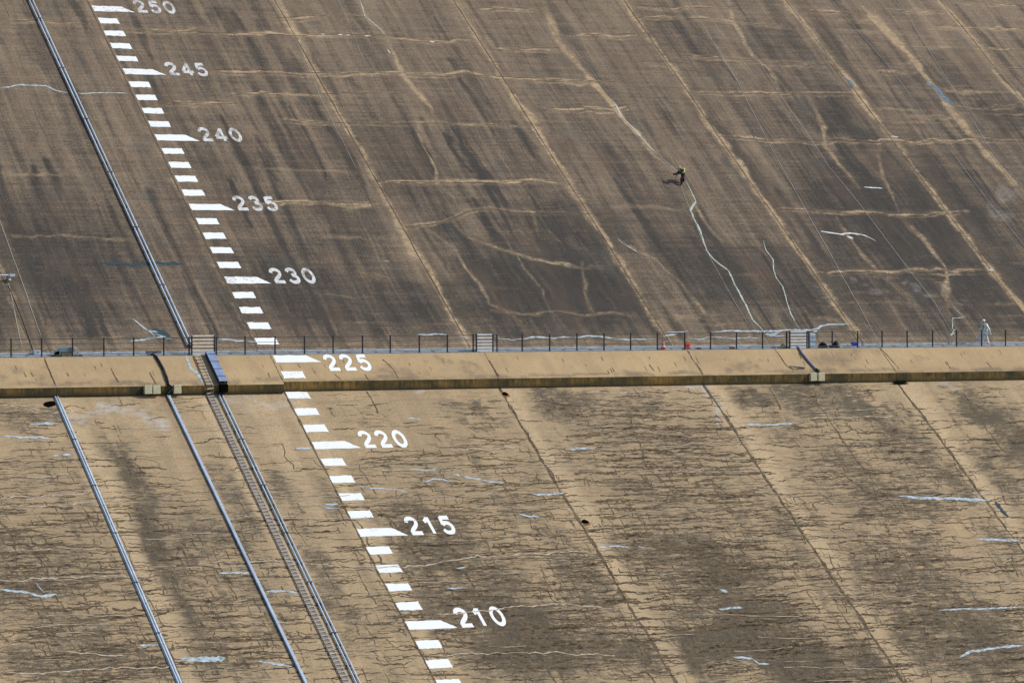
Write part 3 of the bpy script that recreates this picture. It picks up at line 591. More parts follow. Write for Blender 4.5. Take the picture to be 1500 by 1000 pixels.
# ---------------------------------------------------------------- painted elevation scale
sc_ = empty('elevation_scale', tuple(on(0, 0, BERM))); tag(sc_, 'white painted elevation scale of bars and numbers from 210 to 250 running down the dam', 'scale')
def surf(e):
    """plane and z of the top edge of the mark for an elevation"""
    if e >= 226: return UP, e-225.0124, 0
    if e >= 224: return BERM, e-225.0124-.0646, 0
    return LOW, e-225.0124-.3517, 0
def poly(P, pl, lift, name, mat, parent):
    mb = MB(); n = len(P); mb.add([on(x, z, pl, lift) for x, z in P], [tuple(range(n))]); return mb.build(name, mat, parent)
BARH = .44
for e in range(205, 252):
    pl, z, _ = surf(e); big = e % 5 == 0; x0 = random.uniform(-.02, .02)
    jt = lambda: random.uniform(-.012, .012)
    nb_ = 8
    if big: P = [(x0, z+jt()), (x0+.02, z-BARH), (3.15, z-BARH+jt()), (2.30, z+jt())]
    else: P = [(x0, z+jt()), (x0+.01, z-BARH+.02+jt()), (1.52+jt(), z-BARH+.02+jt()), (1.50+jt(), z+jt())]
    Q_ = []
    for (a_, b_) in zip(P, P[1:]+P[:1]):
        for i in range(nb_): t_ = i/nb_; Q_.append((a_[0]+(b_[0]-a_[0])*t_+random.gauss(0, .012), a_[1]+(b_[1]-a_[1])*t_+random.gauss(0, .010)))
    P = Q_
    poly(P, pl, .014, 'scale_bar', M_PAINTX if e in (250, 230) else (M_PAINTW if random.random() < .3 else M_PAINT), sc_)
M_PAINTG = grime('greyed_white_paint', (.66, .67, .67), .8, .25, sc=7, dirt=(.2, .17, .13), da=.7, dlo=.45)
def cat(P, k=6):
    if len(P) < 3: return P
    Q = []
    for i in range(len(P)-1):
        p0, p1, p2, p3 = P[max(i-1, 0)], P[i], P[i+1], P[min(i+2, len(P)-1)]
        for j in range(k):
            t = j/k; Q.append(tuple(.5*((2*p1[a])+(-p0[a]+p2[a])*t+(2*p0[a]-5*p1[a]+4*p2[a]-p3[a])*t*t+(-p0[a]+3*p1[a]-3*p2[a]+p3[a])*t**3) for a in (0, 1)))
    return Q+[P[-1]]
el = [(.5+.33*math.cos(t), .5+.43*math.sin(t)) for t in np.linspace(0, 2*math.pi, 17)]
DIG = {'0': [cat(el, 3)],
 '1': [[(.52, .03), (.52, .97)], cat([(.20, .72), (.36, .80), (.47, .93)])],
 '2': [cat([(.15, .70), (.20, .84), (.38, .93), (.60, .91), (.76, .78), (.74, .62), (.58, .45), (.34, .28), (.19, .10)]), [(.13, .085), (.88, .085)]],
 '3': [cat([(.18, .78), (.30, .91), (.50, .94), (.70, .87), (.74, .70), (.62, .57), (.44, .53)]), cat([(.46, .53), (.68, .48), (.80, .32), (.72, .14), (.50, .06), (.28, .10), (.15, .24)])],
 '4': [[(.66, .02), (.66, .97)], [(.68, .95), (.12, .33)], [(.08, .28), (.92, .28)]],
 '5': [[(.26, .915), (.82, .915)], [(.28, .96), (.22, .50)], cat([(.20, .50), (.36, .60), (.58, .60), (.76, .46), (.77, .25), (.62, .09), (.40, .06), (.22, .12), (.13, .24)])]}
for e in range(210, 251, 5):
    pl, z, _ = surf(e); base = z-BARH+.01-(.56 if e == 225 else 0); Hh = .98; top = {225: .0}.get(e, 0)
    nb = empty('number', tuple(on(3.4-0, base, pl)), sc_); nb.location = Vector(on(3.4, base, pl))-Vector(sc_.location); nb['label'] = 'white painted number %d' % e
    for i, ch in enumerate(str(e)):
        x0 = 3.33+i*1.13; mb = MB()
        for k, st in enumerate(DIG[ch]):
            P = [(x0+u*1.0, base+v*Hh) for u, v in st]; hw = .108 if e >= 230 else .108
            P2 = []
            for a, b in zip(P[:-1], P[1:]): P2 += [a, ((a[0]+b[0])/2, (a[1]+b[1])/2)]
            P2.append(P[-1]); ribbon(mb, P2, [hw*random.uniform(.93, 1.05)]*len(P2), pl, .014+.0025*k)
        mb.build('digit', M_PAINTG if e >= 230 else M_PAINT, nb)

# ---------------------------------------------------------------- fence along the berm
M_POST = grime('dark_painted_steel', (.022, .025, .035), .5, .2, da=.1); M_WIRE = grime('dull_wire', (.06, .065, .075), .5, .2)
YF = -1.72
fence = empty('safety_fence', (20, YF, 0)); tag(fence, 'dark post and rail safety fence along the walkway of the berm', 'fence')
px_ = [16,61,106,152,196,240,277,317,359,403,446,488,531,572,614,655,693,728,765,805,845,885,924,963,1003,1041,1079,1117,1152,1185,1219,1256,1292,1329,1366,1401,1438,1473]
fx = [at_y(p, 524-p*.0133, YF)[0] for p in px_]; fx = [fx[0]-2.05*(3-i) for i in range(3)]+fx+[fx[-1]+2.05*(i+1) for i in range(4)]
for x in fx:
    t = random.gauss(0, .008); MB().box((x, YF, .0), (.001, .001, .001)).v
    mb = MB(); mb.box((x+t, YF, .57), (.085, .06, 1.14), bev=.008); mb.box((x+t, YF, .012), (.18, .16, .024)); mb.box((x+t, YF, 1.16), (.09, .075, .03)); mb.build('post', M_POST, fence)
for h, r_ in ((1.12, .026), (.80, .018), (.46, .018), (.12, .026)):
    mb = MB()
    for a, b in zip(fx[:-1], fx[1:]):
        s_ = -.015 if r_ < .015 else 0; mb.tube([(a, YF, h), ((a+b)/2, YF, h+s_+random.uniform(-.01, .005)), (b, YF, h)], r_, 6, cap=False)
    mb.build('rail', M_WIRE, fence)
M_SLATC = grime('cream_board', (.78, .70, .58), .6, .15, da=.15); M_SLATW = grime('white_board', (.72, .76, .80), .5, .15, da=.15)
for (p0, p1, mt, lb, top, n) in ((281, 314, M_SLATC, 'cream slatted gate', 1.28, 6), (698, 722, M_SLATW, 'small white slatted gate', 1.20, 6), (1157, 1182, M_SLATW, 'white slatted gate beside the tool pile', 1.20, 6)):
    xa = at_y(p0, 510, YF-.1)[0]; xb = at_y(p1, 510, YF-.1)[0]; yy = YF-.09
    g = empty('gate', parent=fence); g.location = Vector(((xa+xb)/2, yy, 0))-Vector(fence.location); g['label'] = lb
    for xx in (xa, xb): MB().box((xx, yy, .6), (.085, .07, 1.24), bev=.008).build('gate_post', M_POST, g)
    for i in range(n): MB().box(((xa+xb)/2, yy-.01, .08+i*(top-.12)/(n-1)), (xb-xa-.09, .028, .105), bev=.004).build('slat', mt, g)
# long conduit on the walkway behind the posts
M_GALV = grime('galvanised_steel', (.50, .59, .68), .6, .18, metal=.0, sc=1.5, da=.25)  # blue cast in the base colour stands in for sky reflected on grey metal
M_GALVD = grime('dark_steel_web', (.05, .06, .09), .5, .2, metal=.2)
mb = MB(); x = fx[0]; pts = []
while x < fx[-1]: pts.append((x, -1.35+random.uniform(-.02, .02), .05)); x += 1.6
mb.tube(pts, .045, 8); cdt = mb.build('long_conduit', M_GALV, None, True); tag(cdt, 'long grey conduit lying along the walkway behind the fence posts', 'pipe')

# ---------------------------------------------------------------- pipes running down the faces
def along(pa, pb, pl, lift, ext=(0, 0), n=40):
    a = at(*pa, pl); b = at(*pb, pl); d = b-a; a = a-d*ext[0]; b = b+d*ext[1]
    return [Vector(on(*(lambda q: (q[0], q[2]))(a+(b-a)*i/n), pl, lift)) for i in range(n+1)]
def channel(mb, pts, w_, h_):
    vs_ = []
    nrm = Vector((0, -1, RL)).normalized()
    for p in pts:
        for sx, sz in ((-1, -1), (-1, .75), (-.8, 1), (.8, 1), (1, .75), (1, -1)): vs_.append(p+Vector((sx*w_/2, 0, 0))+nrm*(sz*h_/2))
    mb.add(vs_, [(i*6+k, i*6+(k+1) % 6, i*6+6+(k+1) % 6, i*6+6+k) for i in range(len(pts)-1) for k in range(6)]+[tuple(range(6)), tuple((len(pts)-1)*6+5-k for k in range(6))])
    return mb
def rail_beam(name, label, centres, pl, half, rad, gapx, parts='pipe', web=True, sleepers=True):
    root = empty(name, tuple(centres[0])); tag(root, label, 'pipe')
    for s in (-1, 1):
        mb = MB(); mb.tube([p+Vector((s*gapx, 0, 0)) for p in centres], rad, 10); mb.build(parts, M_GALV, root, True)
    if sleepers:
        mb = MB()
        for p in centres[::5]:
            for s in (-1, 1): mb.tube([p+Vector((s*gapx, 0, 0))+(centres[1]-centres[0]).normalized()*q for q in (-.05, .05)], rad*1.2, 10)
        for p in centres[::2]: mb.box(p-Vector((0, -.0, .05)), (gapx*2+rad*2.6, .10, .07))
        mb.build('bracket', M_GALVD, root)
    return root
c1 = along((44.5, 2), (278, 508), UP, .13, (.25, 0)); rail_beam('twin_pipe', 'twin grey pipes running down the dark upper slope left of the scale', c1, UP, 0, .062, .13)
c2 = along((322.5, 580), (523, 1000), LOW, .10, (0, .35)); rail_beam('twin_pipe', 'twin grey pipes running down the tan lower slope between ladder and scale', c2, LOW, 0, .054, .115)
c3 = along((81, 580), (262, 1000), LOW, .09, (0, .35)); rr = rail_beam('twin_pipe', 'weathered twin pipes at far left of the lower slope beside the black drain', c3, LOW, 0, .045, .075)
M_PALE = grime('weathered_pale_pipe', (.55, .62, .66), .7, .25, sc=3, da=.3)
channel(MB(), [p+Vector((.0, 0, -.05)) for p in c3], .31, .05).build('base_channel', M_PALE, rr)
mbp = MB(); mbp.tube([p+Vector((.17, 0, -.05)) for p in c3], .022, 6); mbp.build('thin_conduit', M_GALV, rr, True)
c4 = along((247, 582), (447, 1000), LOW, .09, (0, .35)); root = empty('single_pipe', tuple(c4[0])); tag(root, 'single grey blue pipe down the lower slope below the three pale blocks', 'pipe')
M_PBLUE = grime('blue_grey_pipe', (.40, .49, .62), .6, .2, metal=.0, sc=1.5, da=.2)
channel(MB(), c4, .19, .12).build('pipe', M_PBLUE, root)
mb = MB()
for p, q in zip(c4[::4], c4[1::4]):
    d = (q-p).normalized()*.05; channel(mb, [p-d, p+d], .23, .15)
mb.build('flange', M_GALV, root)
# hose across the berm into the single pipe
M_HOSE = grime('black_rubber', (.02, .02, .025), .5, .2)
hp = [at(x, y, BERM) for x, y in ((228, 523), (233, 531), (239, 542), (244, 554), (246.5, 565))]
hp = [Vector(p)+Vector((0, -.04, .06)) for p in hp]+[Vector((at(248, 572, LOW)[0], -4.75, LIPB+.35)), Vector((c4[0].x, -4.55, LIPB-.02)), c4[0]+Vector((0, 0, .03))]
tag(MB().tube([Vector((hp[0].x-.1, -1.5, .08))]+hp, .085, 10).build('rubber_hose', M_HOSE, None, True), 'black hose curving over the berm between the pale blocks at left', 'hose')
hp = [Vector(at(x, y, BERM))+Vector((0, -.04, .06)) for x, y in ((1169, 509), (1175, 519), (1185, 531), (1195, 542))]
tag(MB().tube([Vector((hp[0].x-.1, -1.5, .08))]+hp, .085, 10).build('steel_pipe', grime('grey_lilac_pipe', (.26, .28, .36), .5, .2), None, True), 'grey pipe crossing the berm down to the pair of pale blocks at right', 'pipe')
e0 = hp[-1]; tag(MB().tube([e0, e0+Vector((.10, -.22, -.1)), e0+Vector((.12, -.26, -.45)), e0+Vector((.1, -.2, -.75))], .10, 10).build('rubber_hose', M_HOSE, None, True), 'short black hose end hanging between the two pale blocks at right', 'hose')
# blue channel cover over the berm
M_COVER = grime('blue_steel_cover', (.23, .31, .50), .55, .2, sc=3, da=.35)
pa, pb = Vector(at(306, 520, BERM)), Vector(at(324.5, 561, BERM)); d = (pb-pa); L = d.length; ang = math.atan2(-d.z, -d.y) ; rot = Matrix.Rotation(math.atan2(d.z, d.y)-math.pi, 3, 'X')
cv = empty('pipe_cover', tuple((pa+pb)/2)); tag(cv, 'blue steel channel cover bridging the berm beside the ladder', 'cover')
n_ = Vector((0, -1, RU)).normalized(); cen = (pa+pb)/2+n_*.17; R3 = Matrix.Rotation(math.atan2(1, RU), 3, 'X')
MB().box(cen+n_*.16+d.normalized()*.1, (.56, L+.25, .02), R3, bev=.004).build('lid', M_COVER, cv)
for s in (-1, 1): MB().box(cen+Vector((s*.265, 0, 0))+d.normalized()*.1, (.02, L+.2, .30), R3).build('side_plate', M_GALVD, cv)  # shaded side of the cover is put into the dark plate colour
mb = MB()
for f_ in (.12, .38, .64, .9): mb.box(pa+(pb-pa)*f_+n_*.345, (.60, .05, .016), R3)
mb.build('strap', M_GALVD, cv)
yl = BERM[0]+RU*(LIPT-.15); MB().box((pb.x+.02, yl-.16, LIPT-.35), (.52, .30, .52), bev=.01).build('end_box', M_BLACK, cv)

# ladder down the berm edge and lower slope
M_LAD = grime('grey_ladder_steel', (.48, .46, .43), .6, .25, da=.4); M_LADD = grime('dark_ladder_rail', (.07, .055, .05), .7, .2); M_RUNG = grime('pale_rung', (.70, .66, .58), .6, .15, da=.2)
lad = empty('access_ladder', tuple(at(303, 578, LOW))); tag(lad, 'long grey access ladder with pale rungs laid on the slope left of the twin pipes', 'ladder')
def loff(p, pl): return Vector(on(p[0], p[2], pl, .06))
lA = [loff(at(283.5+(300.5-283.5)*t, 522+(562-522)*t, BERM), BERM) for t in np.linspace(0, 1, 8)]
la0, la1 = at(301.5, 578, LOW), at(501.5, 1000, LOW); dl = la1-la0
lB = [loff(la0+dl*t, LOW) for t in np.linspace(0, 1.12, 60)]
yl = BERM[0]+RU*(LIPT-.15)-.07; lipx = lA[-1].x
pathL = lA+[Vector((lipx+.02, yl, LIPT-.17)), Vector((lipx+.05, yl, LIPB-.02))]+lB; LW_ = .44
MB().tube(pathL, .03, 6).build('side_rail', M_LADD, lad); MB().tube([p+Vector((LW_, 0, 0)) for p in pathL], .02, 6).build('side_rail', M_LAD, lad)
mb = MB(); mb.add([p+Vector((k_*LW_*.86+.03, 0, -.045)) for p in lB for k_ in (0, 1)], [(2*i, 2*i+1, 2*i+3, 2*i+2) for i in range(len(lB)-1)]); mb.build('base_strip', grime('grey_rubber_strip', (.25, .22, .19), .8, .3), lad)
dist = 0; rp = []; acc = 0
for a, b in zip(pathL[:-1], pathL[1:]):
    L = (b-a).length
    while acc < L: rp.append(a+(b-a)*(acc/L)); acc += .335
    acc -= L
rp = rp[::1]; rest = MB(); rp.sort(key=lambda p: p.z)
def rung(mb, p): mb.box(p+Vector((LW_*.55, -.012, .015)), (LW_*1.0, .05, .055), Matrix.Rotation(R(-8), 3, 'Y'))
vis = [p for p in rp if p.z > -23.5]
for i, p in enumerate(vis):
    if i < 100: mb = MB(); rung(mb, p); mb.build('rung', M_RUNG, lad)
    else: rung(rest, p)
if rest.v: tag(rest.build('rung', M_RUNG, lad), kind='stuff')

# ---------------------------------------------------------------- pale concrete blocks hung on the slab edge
M_BLK = grime('cream_concrete_block', (.62, .58, .40), .8, .15, da=.25)
def block(px, py, label, left):
    yl_ = BERM[0]+RU*(LIPT-(.15 if left else 0)); x = at_y(px, py, yl_-.2)[0]; zc = at_y(px, py, yl_-.2)[2]
    t = empty('concrete_block', (x, yl_-.13, zc-.25)); tag(t, label, 'block', 'pale blocks on the slab edge')
    MB().box((x, yl_-.14, zc), (.50, .26, .56), Matrix.Rotation(random.gauss(0, .03), 3, 'Y'), bev=.03).build('body', M_BLK, t)
    mb = MB()
    for s in (-.12, .12): mb.box((x+s, yl_-.0, zc+.30), (.03, .22, .012))
    mb.build('hanger', M_GALVD, t)
block(217.0, 570.5, 'leftmost pale concrete block of the three on the slab edge', True); block(229.3, 570.5, 'middle pale concrete block of the three on the slab edge, left of the hose', True); block(259.8, 570.0, 'pale concrete block right of the black hose at left', True)
block(1191.5, 552.0, 'pale concrete block left of the short black hose end', False); block(1203, 552.0, 'pale concrete block right of the short black hose end', False)

# ---------------------------------------------------------------- things on the walkway
YW = -1.15
def wx(px): return at_y(px, 516, YW)[0]
# step-over bridge
xa, xb = wx(83), wx(105); st = empty('step_over', ((xa+xb)/2, YW, 0)); tag(st, 'grey blue steel step-over box with slanting handrails at the far left walkway', 'steps')
M_SB = grime('grey_blue_sheet', (.20, .31, .38), .5, .15, sc=3)
MB().box(((xa+xb)/2, YW-.25, .43), (xb-xa, .5, .30), bev=.01).build('deck_box', M_SB, st)
MB().box(((xa+xb)/2+.1, YW-.2, .14), (xb-xa-.25, .4, .28), bev=.01).build('base', grime('tan_base', (.45, .38, .2), .8), st)
for s, x0 in ((-1, xa), (1, xb)):
    mb = MB()
    for dz in (0, .14): mb.tube([(x0, YW-.5, .58-dz), (x0+s*.30, YW-.5, .42-dz), (x0+s*.62, YW-.5, .12-dz*.6), (x0+s*.95, YW-.5, .05)], .022, 6)
    mb.build('handrail', M_GALV, st)
    mb = MB()
    for i in range(3): mb.box((x0+s*(.15+.2*i), YW-.2, .34-.12*i), (.2, .4, .03))
    mb.build('step', M_GALVD, st)
MB().box((xa-.12, YW-.42, .2), (.34, .1, .30)).build('opening', M_BLACK, st)
def cabinet(px, py_b, w_, h_, d_, mat, lidm, name, label, cat_, yy=YW):
    x = at_y(px, 516, yy)[0]; t = empty(name, (x, yy, 0)); tag(t, label, cat_)
    MB().box((x, yy, h_*.45+.02), (w_, d_, h_*.9), bev=.015).build('body', mat, t)
    MB().box((x, yy, h_*.93+.02), (w_+.03, d_+.03, h_*.1), bev=.01).build('lid', lidm, t)
    MB().box((x, yy-d_/2-.012, h_*.72), (w_*.3, .02, .03)).build('latch', M_GALVD, t)
    return t
cabinet(54.5, 516, .50, .38, .35, M_GALV, M_SLATW, 'junction_box', 'small pale grey junction box on the walkway left of the step-over', 'box', -.55)
cabinet(225, 516, .95, .26, .4, grime('mid_grey_box', (.33, .36, .40), .5), M_GALVD, 'valve_box', 'low grey valve box where the black hose leaves the walkway', 'box')
cabinet(1252, 508, .42, .36, .35, grime('bright_blue_plastic', (.02, .09, .55), .4, .1, da=.05), grime('blue_lid', (.03, .12, .62), .4, .1, da=.05), 'plastic_crate', 'bright blue plastic crate on the walkway right of the black bundles', 'crate')
cabinet(1189, 505, .42, 1.02, .3, grime('pale_blue_cabinet', (.45, .58, .68), .5, .12), M_SLATW, 'tool_cabinet', 'tall pale blue cabinet right of the white slatted gate', 'cabinet', -1.3)
cabinet(1244, 508, .26, .2, .2, grime('pink_white_box', (.70, .60, .62), .6), M_SLATW, 'carton', 'small pinkish white carton touching the blue crate', 'box', -1.3)
# bucket, jerrycan
def bucket(px, label, name='bucket', h=.42, r_=.13, yy=-1.2, zb=0, mt=None):
    x = at_y(px, 508, yy)[0]; t = empty(name, (x, yy, zb)); tag(t, label, 'bucket'); c = Vector((x, yy, zb))
    MB().lathe(c, [(r_*.8, .01), (r_, h*.95), (r_*1.08, h*.95), (r_*1.08, h), (r_*.95, h)], 18).build('body', mt or M_SLATW, t, True)
    MB().tube([c+Vector((r_*math.cos(a), 0, h+.0+.14*math.sin(a))) for a in np.linspace(0, math.pi, 9)], .01, 6).build('handle', M_GALVD, t)
bucket(1264, 'tall white bucket on the walkway just right of the blue crate', h=.50); bucket(1390, 'white bucket on the walkway below the tangled pale line', h=.42, r_=.10)
# bundles
def bundle(px, w_, h_, mat, name, label, cat_, yy=-1.25, seed=0):
    x = at_y(px, 508, yy)[0]; bm = bmesh.new(); bmesh.ops.create_icosphere(bm, subdivisions=3, radius=1); rr_ = random.Random(seed)
    ph = [rr_.uniform(0, 6) for _ in range(6)]
    for v in bm.verts:
        c = v.co.copy(); k = 1+.16*math.sin(c.x*5+ph[0])+.14*math.sin(c.y*6+c.x*3+ph[1])+.12*math.sin(c.z*7+c.x*4+ph[2])
        v.co = Vector((c.x*w_/2*k, c.y*.28*k, max(-.04, c.z*h_*k*(.75+.3*math.sin(c.x*4+ph[3])))))
    me = bpy.data.meshes.new(name); bm.to_mesh(me); bm.free(); me.transform(Matrix.Translation((x, yy, .05)))
    o = link(name, me, mat, None, True); return tag(o, label, cat_)
M_TARP = grime('black_tarpaulin', (.012, .012, .018), .45, .3, sc=9, da=.1)
bundle(1205, .95, .34, M_TARP, 'tarpaulin_bundle', 'lumpy black tarpaulin bundle just right of the pale blue cabinet', 'bundle', seed=1)
bundle(1222, .85, .36, M_TARP, 'tarpaulin_bundle', 'second lumpy black tarpaulin bundle, nearer the blue crate', 'bundle', seed=2)
bundle(1147, .40, .34, grime('yellow_green_sack', (.52, .50, .18), .8, .3, sc=9), 'sack', 'yellowish sack on the walkway left of the white slatted gate', 'sack', seed=3)
bundle(1134, .34, .12, grime('white_sack', (.72, .72, .72), .8, .2), 'sack', 'flat white sack on the walkway below the long pale sealant', 'sack', seed=4)
bundle(1022, .34, .12, grime('red_sack', (.45, .08, .06), .8, .2), 'sack', 'small flat red sack just right of the orange barrier', 'sack', seed=5)
bundle(1071, .45, .16, grime('red_grey_sack', (.38, .14, .12), .8, .5, sc=14), 'sack', 'small mixed red and grey sack midway between barrier and slatted gate', 'sack', seed=6)
bundle(1166, .9, .12, grime('pink_sheet', (.55, .42, .45), .8, .3), 'cloth', 'flat pinkish cloth at the foot of the white slatted gate', 'cloth', seed=8, yy=-1.45)
# cone and barrier
M_OR = grime('orange_red_plastic', (.80, .10, .05), .45, .1, sc=8, da=.05); M_WB = grime('white_band', (.8, .8, .8), .5, .1)
x = at_y(971.5, 511, -1.45)[0]; t = empty('traffic_cone', (x, -1.45, 0)); tag(t, 'orange traffic cone with white bands behind the fence', 'cone'); c = Vector((x, -1.45, 0))
MB().box(c+Vector((0, 0, .02)), (.40, .40, .04), bev=.01).build('base', M_OR, t)
MB().lathe(c, [(.16, .04), (.035, .70), (.02, .71)], 16).build('cone', M_OR, t, True)
MB().lathe(c, [(.139, .20), (.112, .33)], 16).build('band', M_WB, t); MB().lathe(c, [(.098, .42), (.077, .52)], 16).build('band', M_WB, t)
x = at_y(1007.5, 511, -1.45)[0]; t = empty('safety_barrier', (x, -1.45, 0)); tag(t, 'orange red folding safety barrier right of the traffic cone', 'barrier')
MB().box((x, -1.5, .26), (.32, .03, .44), Matrix.Rotation(R(-12), 3, 'X'), bev=.01).build('front_board', M_OR, t); MB().box((x, -1.36, .26), (.32, .03, .44), Matrix.Rotation(R(12), 3, 'X'), bev=.01).build('back_board', M_OR, t)
MB().box((x, -1.535, .26), (.16, .012, .2), Matrix.Rotation(R(-12), 3, 'X')).build('sign_panel', grime('dark_red_panel', (.5, .03, .02), .5, .1), t); MB().tube([(x-.08, -1.43, .48), (x-.05, -1.43, .56), (x+.05, -1.43, .56), (x+.08, -1.43, .48)], .015, 6).build('handle', M_OR, t)
# stick lying on berm
p0, p1 = Vector(at(1156, 537, BERM)), Vector(at(1179, 539, BERM)); o_ = Vector((0, -.03, .05))
t = empty('measuring_staff', tuple(p0)); tag(t, 'grey staff lying on the berm left of the pale block pair', 'staff')
MB().tube([p0+o_+(p1-p0)*.35, p1+o_], .045, 8).build('shaft', grime('grey_lilac', (.30, .29, .34), .6), t); MB().tube([p0+o_, p0+o_+(p1-p0)*.36], .02, 8).build('grip', M_HOSE, t)
# instrument on the upper slope at far left
t = empty('survey_bracket', tuple(at(13, 414, UP))); tag(t, 'small pale steel bracket with a box on the upper slope at the left edge', 'bracket'); n_u = Vector((0, -1, RU)).normalized()
b0, b1 = Vector(at(-14, 410.5, UP))+n_u*.4, Vector(at(12, 410.5, UP))+n_u*.4
MB().tube([b0, b1], .055, 8).build('arm', M_GALV, t); MB().box(b1+Vector((.18, 0, 0)), (.36, .25, .17), bev=.01).build('box', M_GALV, t)
for f_ in (.15, .9): q = b0+(b1-b0)*f_; MB().tube([q, q-n_u*.42], .03, 6).build('leg', M_GALVD, t)
MB().box(b1+Vector((.0, -.1, -.28)), (.16, .12, .12), bev=.01).build('clamp', M_SLATW, t)

# ---------------------------------------------------------------- ropes hanging down the upper face
M_ROPE = grime('pale_rope', (.60, .55, .48), .8, .2); M_ROPEW = grime('white_rope', (.62, .60, .56), .8, .2)
def rope(pts, label, r_=.018, mat=M_ROPE, lift=.008):
    P = [Vector(on(*xz(x, y, UP), UP, lift)) for x, y in pts]; Q = []
    for a, b in zip(P[:-1], P[1:]):
        k = max(2, int((b-a).length/1.5)); Q += [a+(b-a)*(i/k)+Vector((random.gauss(0, .012), 0, 0)) for i in range(k)]
    Q.append(P[-1]); o = MB().tube(Q, r_, 6).build('rope', mat, None, True); return tag(o, label, 'rope', 'ropes hanging down the upper slope')
rope([(1002,-8),(1007,0),(1080,120),(1130,217),(1172,293),(1204,350),(1230,397),(1262,455),(1288,503)], 'long pale rope from the top edge down to the bright blue crate', .020)
rope([(1213,-8),(1217,0),(1300,95),(1378,200),(1440,285),(1500,360)], 'long pale rope crossing between the two wide brown bands at upper right')
rope([(1309,-8),(1315,0),(1352,60),(1398,133),(1447,213),(1500,275)], 'rightmost long pale rope on the upper slope')
rope([(1075,40),(1107,83),(1143,140),(1180,193),(1215,245),(1260,300),(1320,380),(1370,445),(1397,490)], 'pale rope ending beside the tangled pale line near the white clad person', .018)
rope([(750,-10),(757,0),(790,40),(813,70)], 'short pale rope at top centre left of the wide brown band', .014); rope([(965,228),(994,254)], 'white rope leading down to the climber in black', .022, M_ROPEW)
rope([(820,50),(860,95),(895,142)], 'thin pale rope lying along the wide brown band', .014)
rope([(996,270),(1004,290),(1030,355),(1043,383),(1075,440),(1100,482)], 'thin pale rope trailing down below the climber in black', .015)
rope([(407,0),(447,87),(470,145),(500,203),(522,247)], 'thin pale rope beside the brown joint right of number 245', .015); rope([(478,-30),(500,10),(523,65),(533,90),(550,125)], 'thin pale rope crossing the row of white dashes at top', .014)
rope([(-8,300),(0,325),(20,380),(45,450),(60,492)], 'pale rope at the far left above the step-over', .018); rope([(-8,375),(0,388),(14,420),(24,470),(32,510)], 'pale rope passing behind the steel bracket at left edge', .018)
rope([(12,418),(30,460),(48,512)], 'dark cable from the steel bracket down to the junction box', .035, M_LADD)

# weed tuft under the slab edge at right
wp = Vector(at(1317, 561, LOW)); mb = MB()
for k in range(420):
    a = random.uniform(0, 2*math.pi); L = random.uniform(.08, .34); b = wp+Vector((random.gauss(0, .22), -.06, random.gauss(0, .05))); d_ = Vector((math.cos(a)*1.2, -.5+random.uniform(-.3, .1), abs(math.sin(a))*.55-.1)).normalized(); s_ = d_.cross(Vector((0, 1, .3))).normalized()*.018
    mb.add([b-s_, b+s_, b+d_*L*.6+s_*1.2+Vector((0, 0, .01)), b+d_*L-Vector((0, 0, .03))], [(0, 1, 2, 3)])
t = mb.build('weed_tuft', grime('dark_weed', (.03, .04, .018), .8, .4)); tag(t, 'dark weed tuft growing below the slab edge at right', 'plant')

# ---------------------------------------------------------------- people
def skin(name, chains, mat, parent, sub=2):
    """chains: lists of ((x,y,z), r); equal points join, so the limbs grow out of one body"""
    vs_ = []; rs = []; es = []; key = {}
    for ch in chains:
        pr = None
        for p, r_ in ch:
            k = tuple(round(c, 3) for c in p)
            if k not in key: key[k] = len(vs_); vs_.append(p); rs.append(r_)
            i = key[k]
            if pr is not None and pr != i: es.append((pr, i))
            pr = i
    me = bpy.data.meshes.new(name); me.from_pydata(vs_, es, []); o = bpy.data.objects.new(name, me); col.objects.link(o)
    m_ = o.modifiers.new('s', 'SKIN'); m_.use_smooth_shade = True
    for i, v in enumerate(me.skin_vertices[0].data): v.radius = (rs[i], rs[i]); v.use_root = (i == 0)
    q = o.modifiers.new('u', 'SUBSURF'); q.levels = q.render_levels = sub
    dg = bpy.context.evaluated_depsgraph_get(); me2 = bpy.data.meshes.new_from_object(o.evaluated_get(dg)); bpy.data.objects.remove(o)
    return link(name, me2, mat, parent, True)
M_SKIN = grime('skin', (.45, .27, .19), .6, .08, da=0); M_HAIR_ = grime('dark_hair', (.02, .015, .012), .7, .2)
YG = None
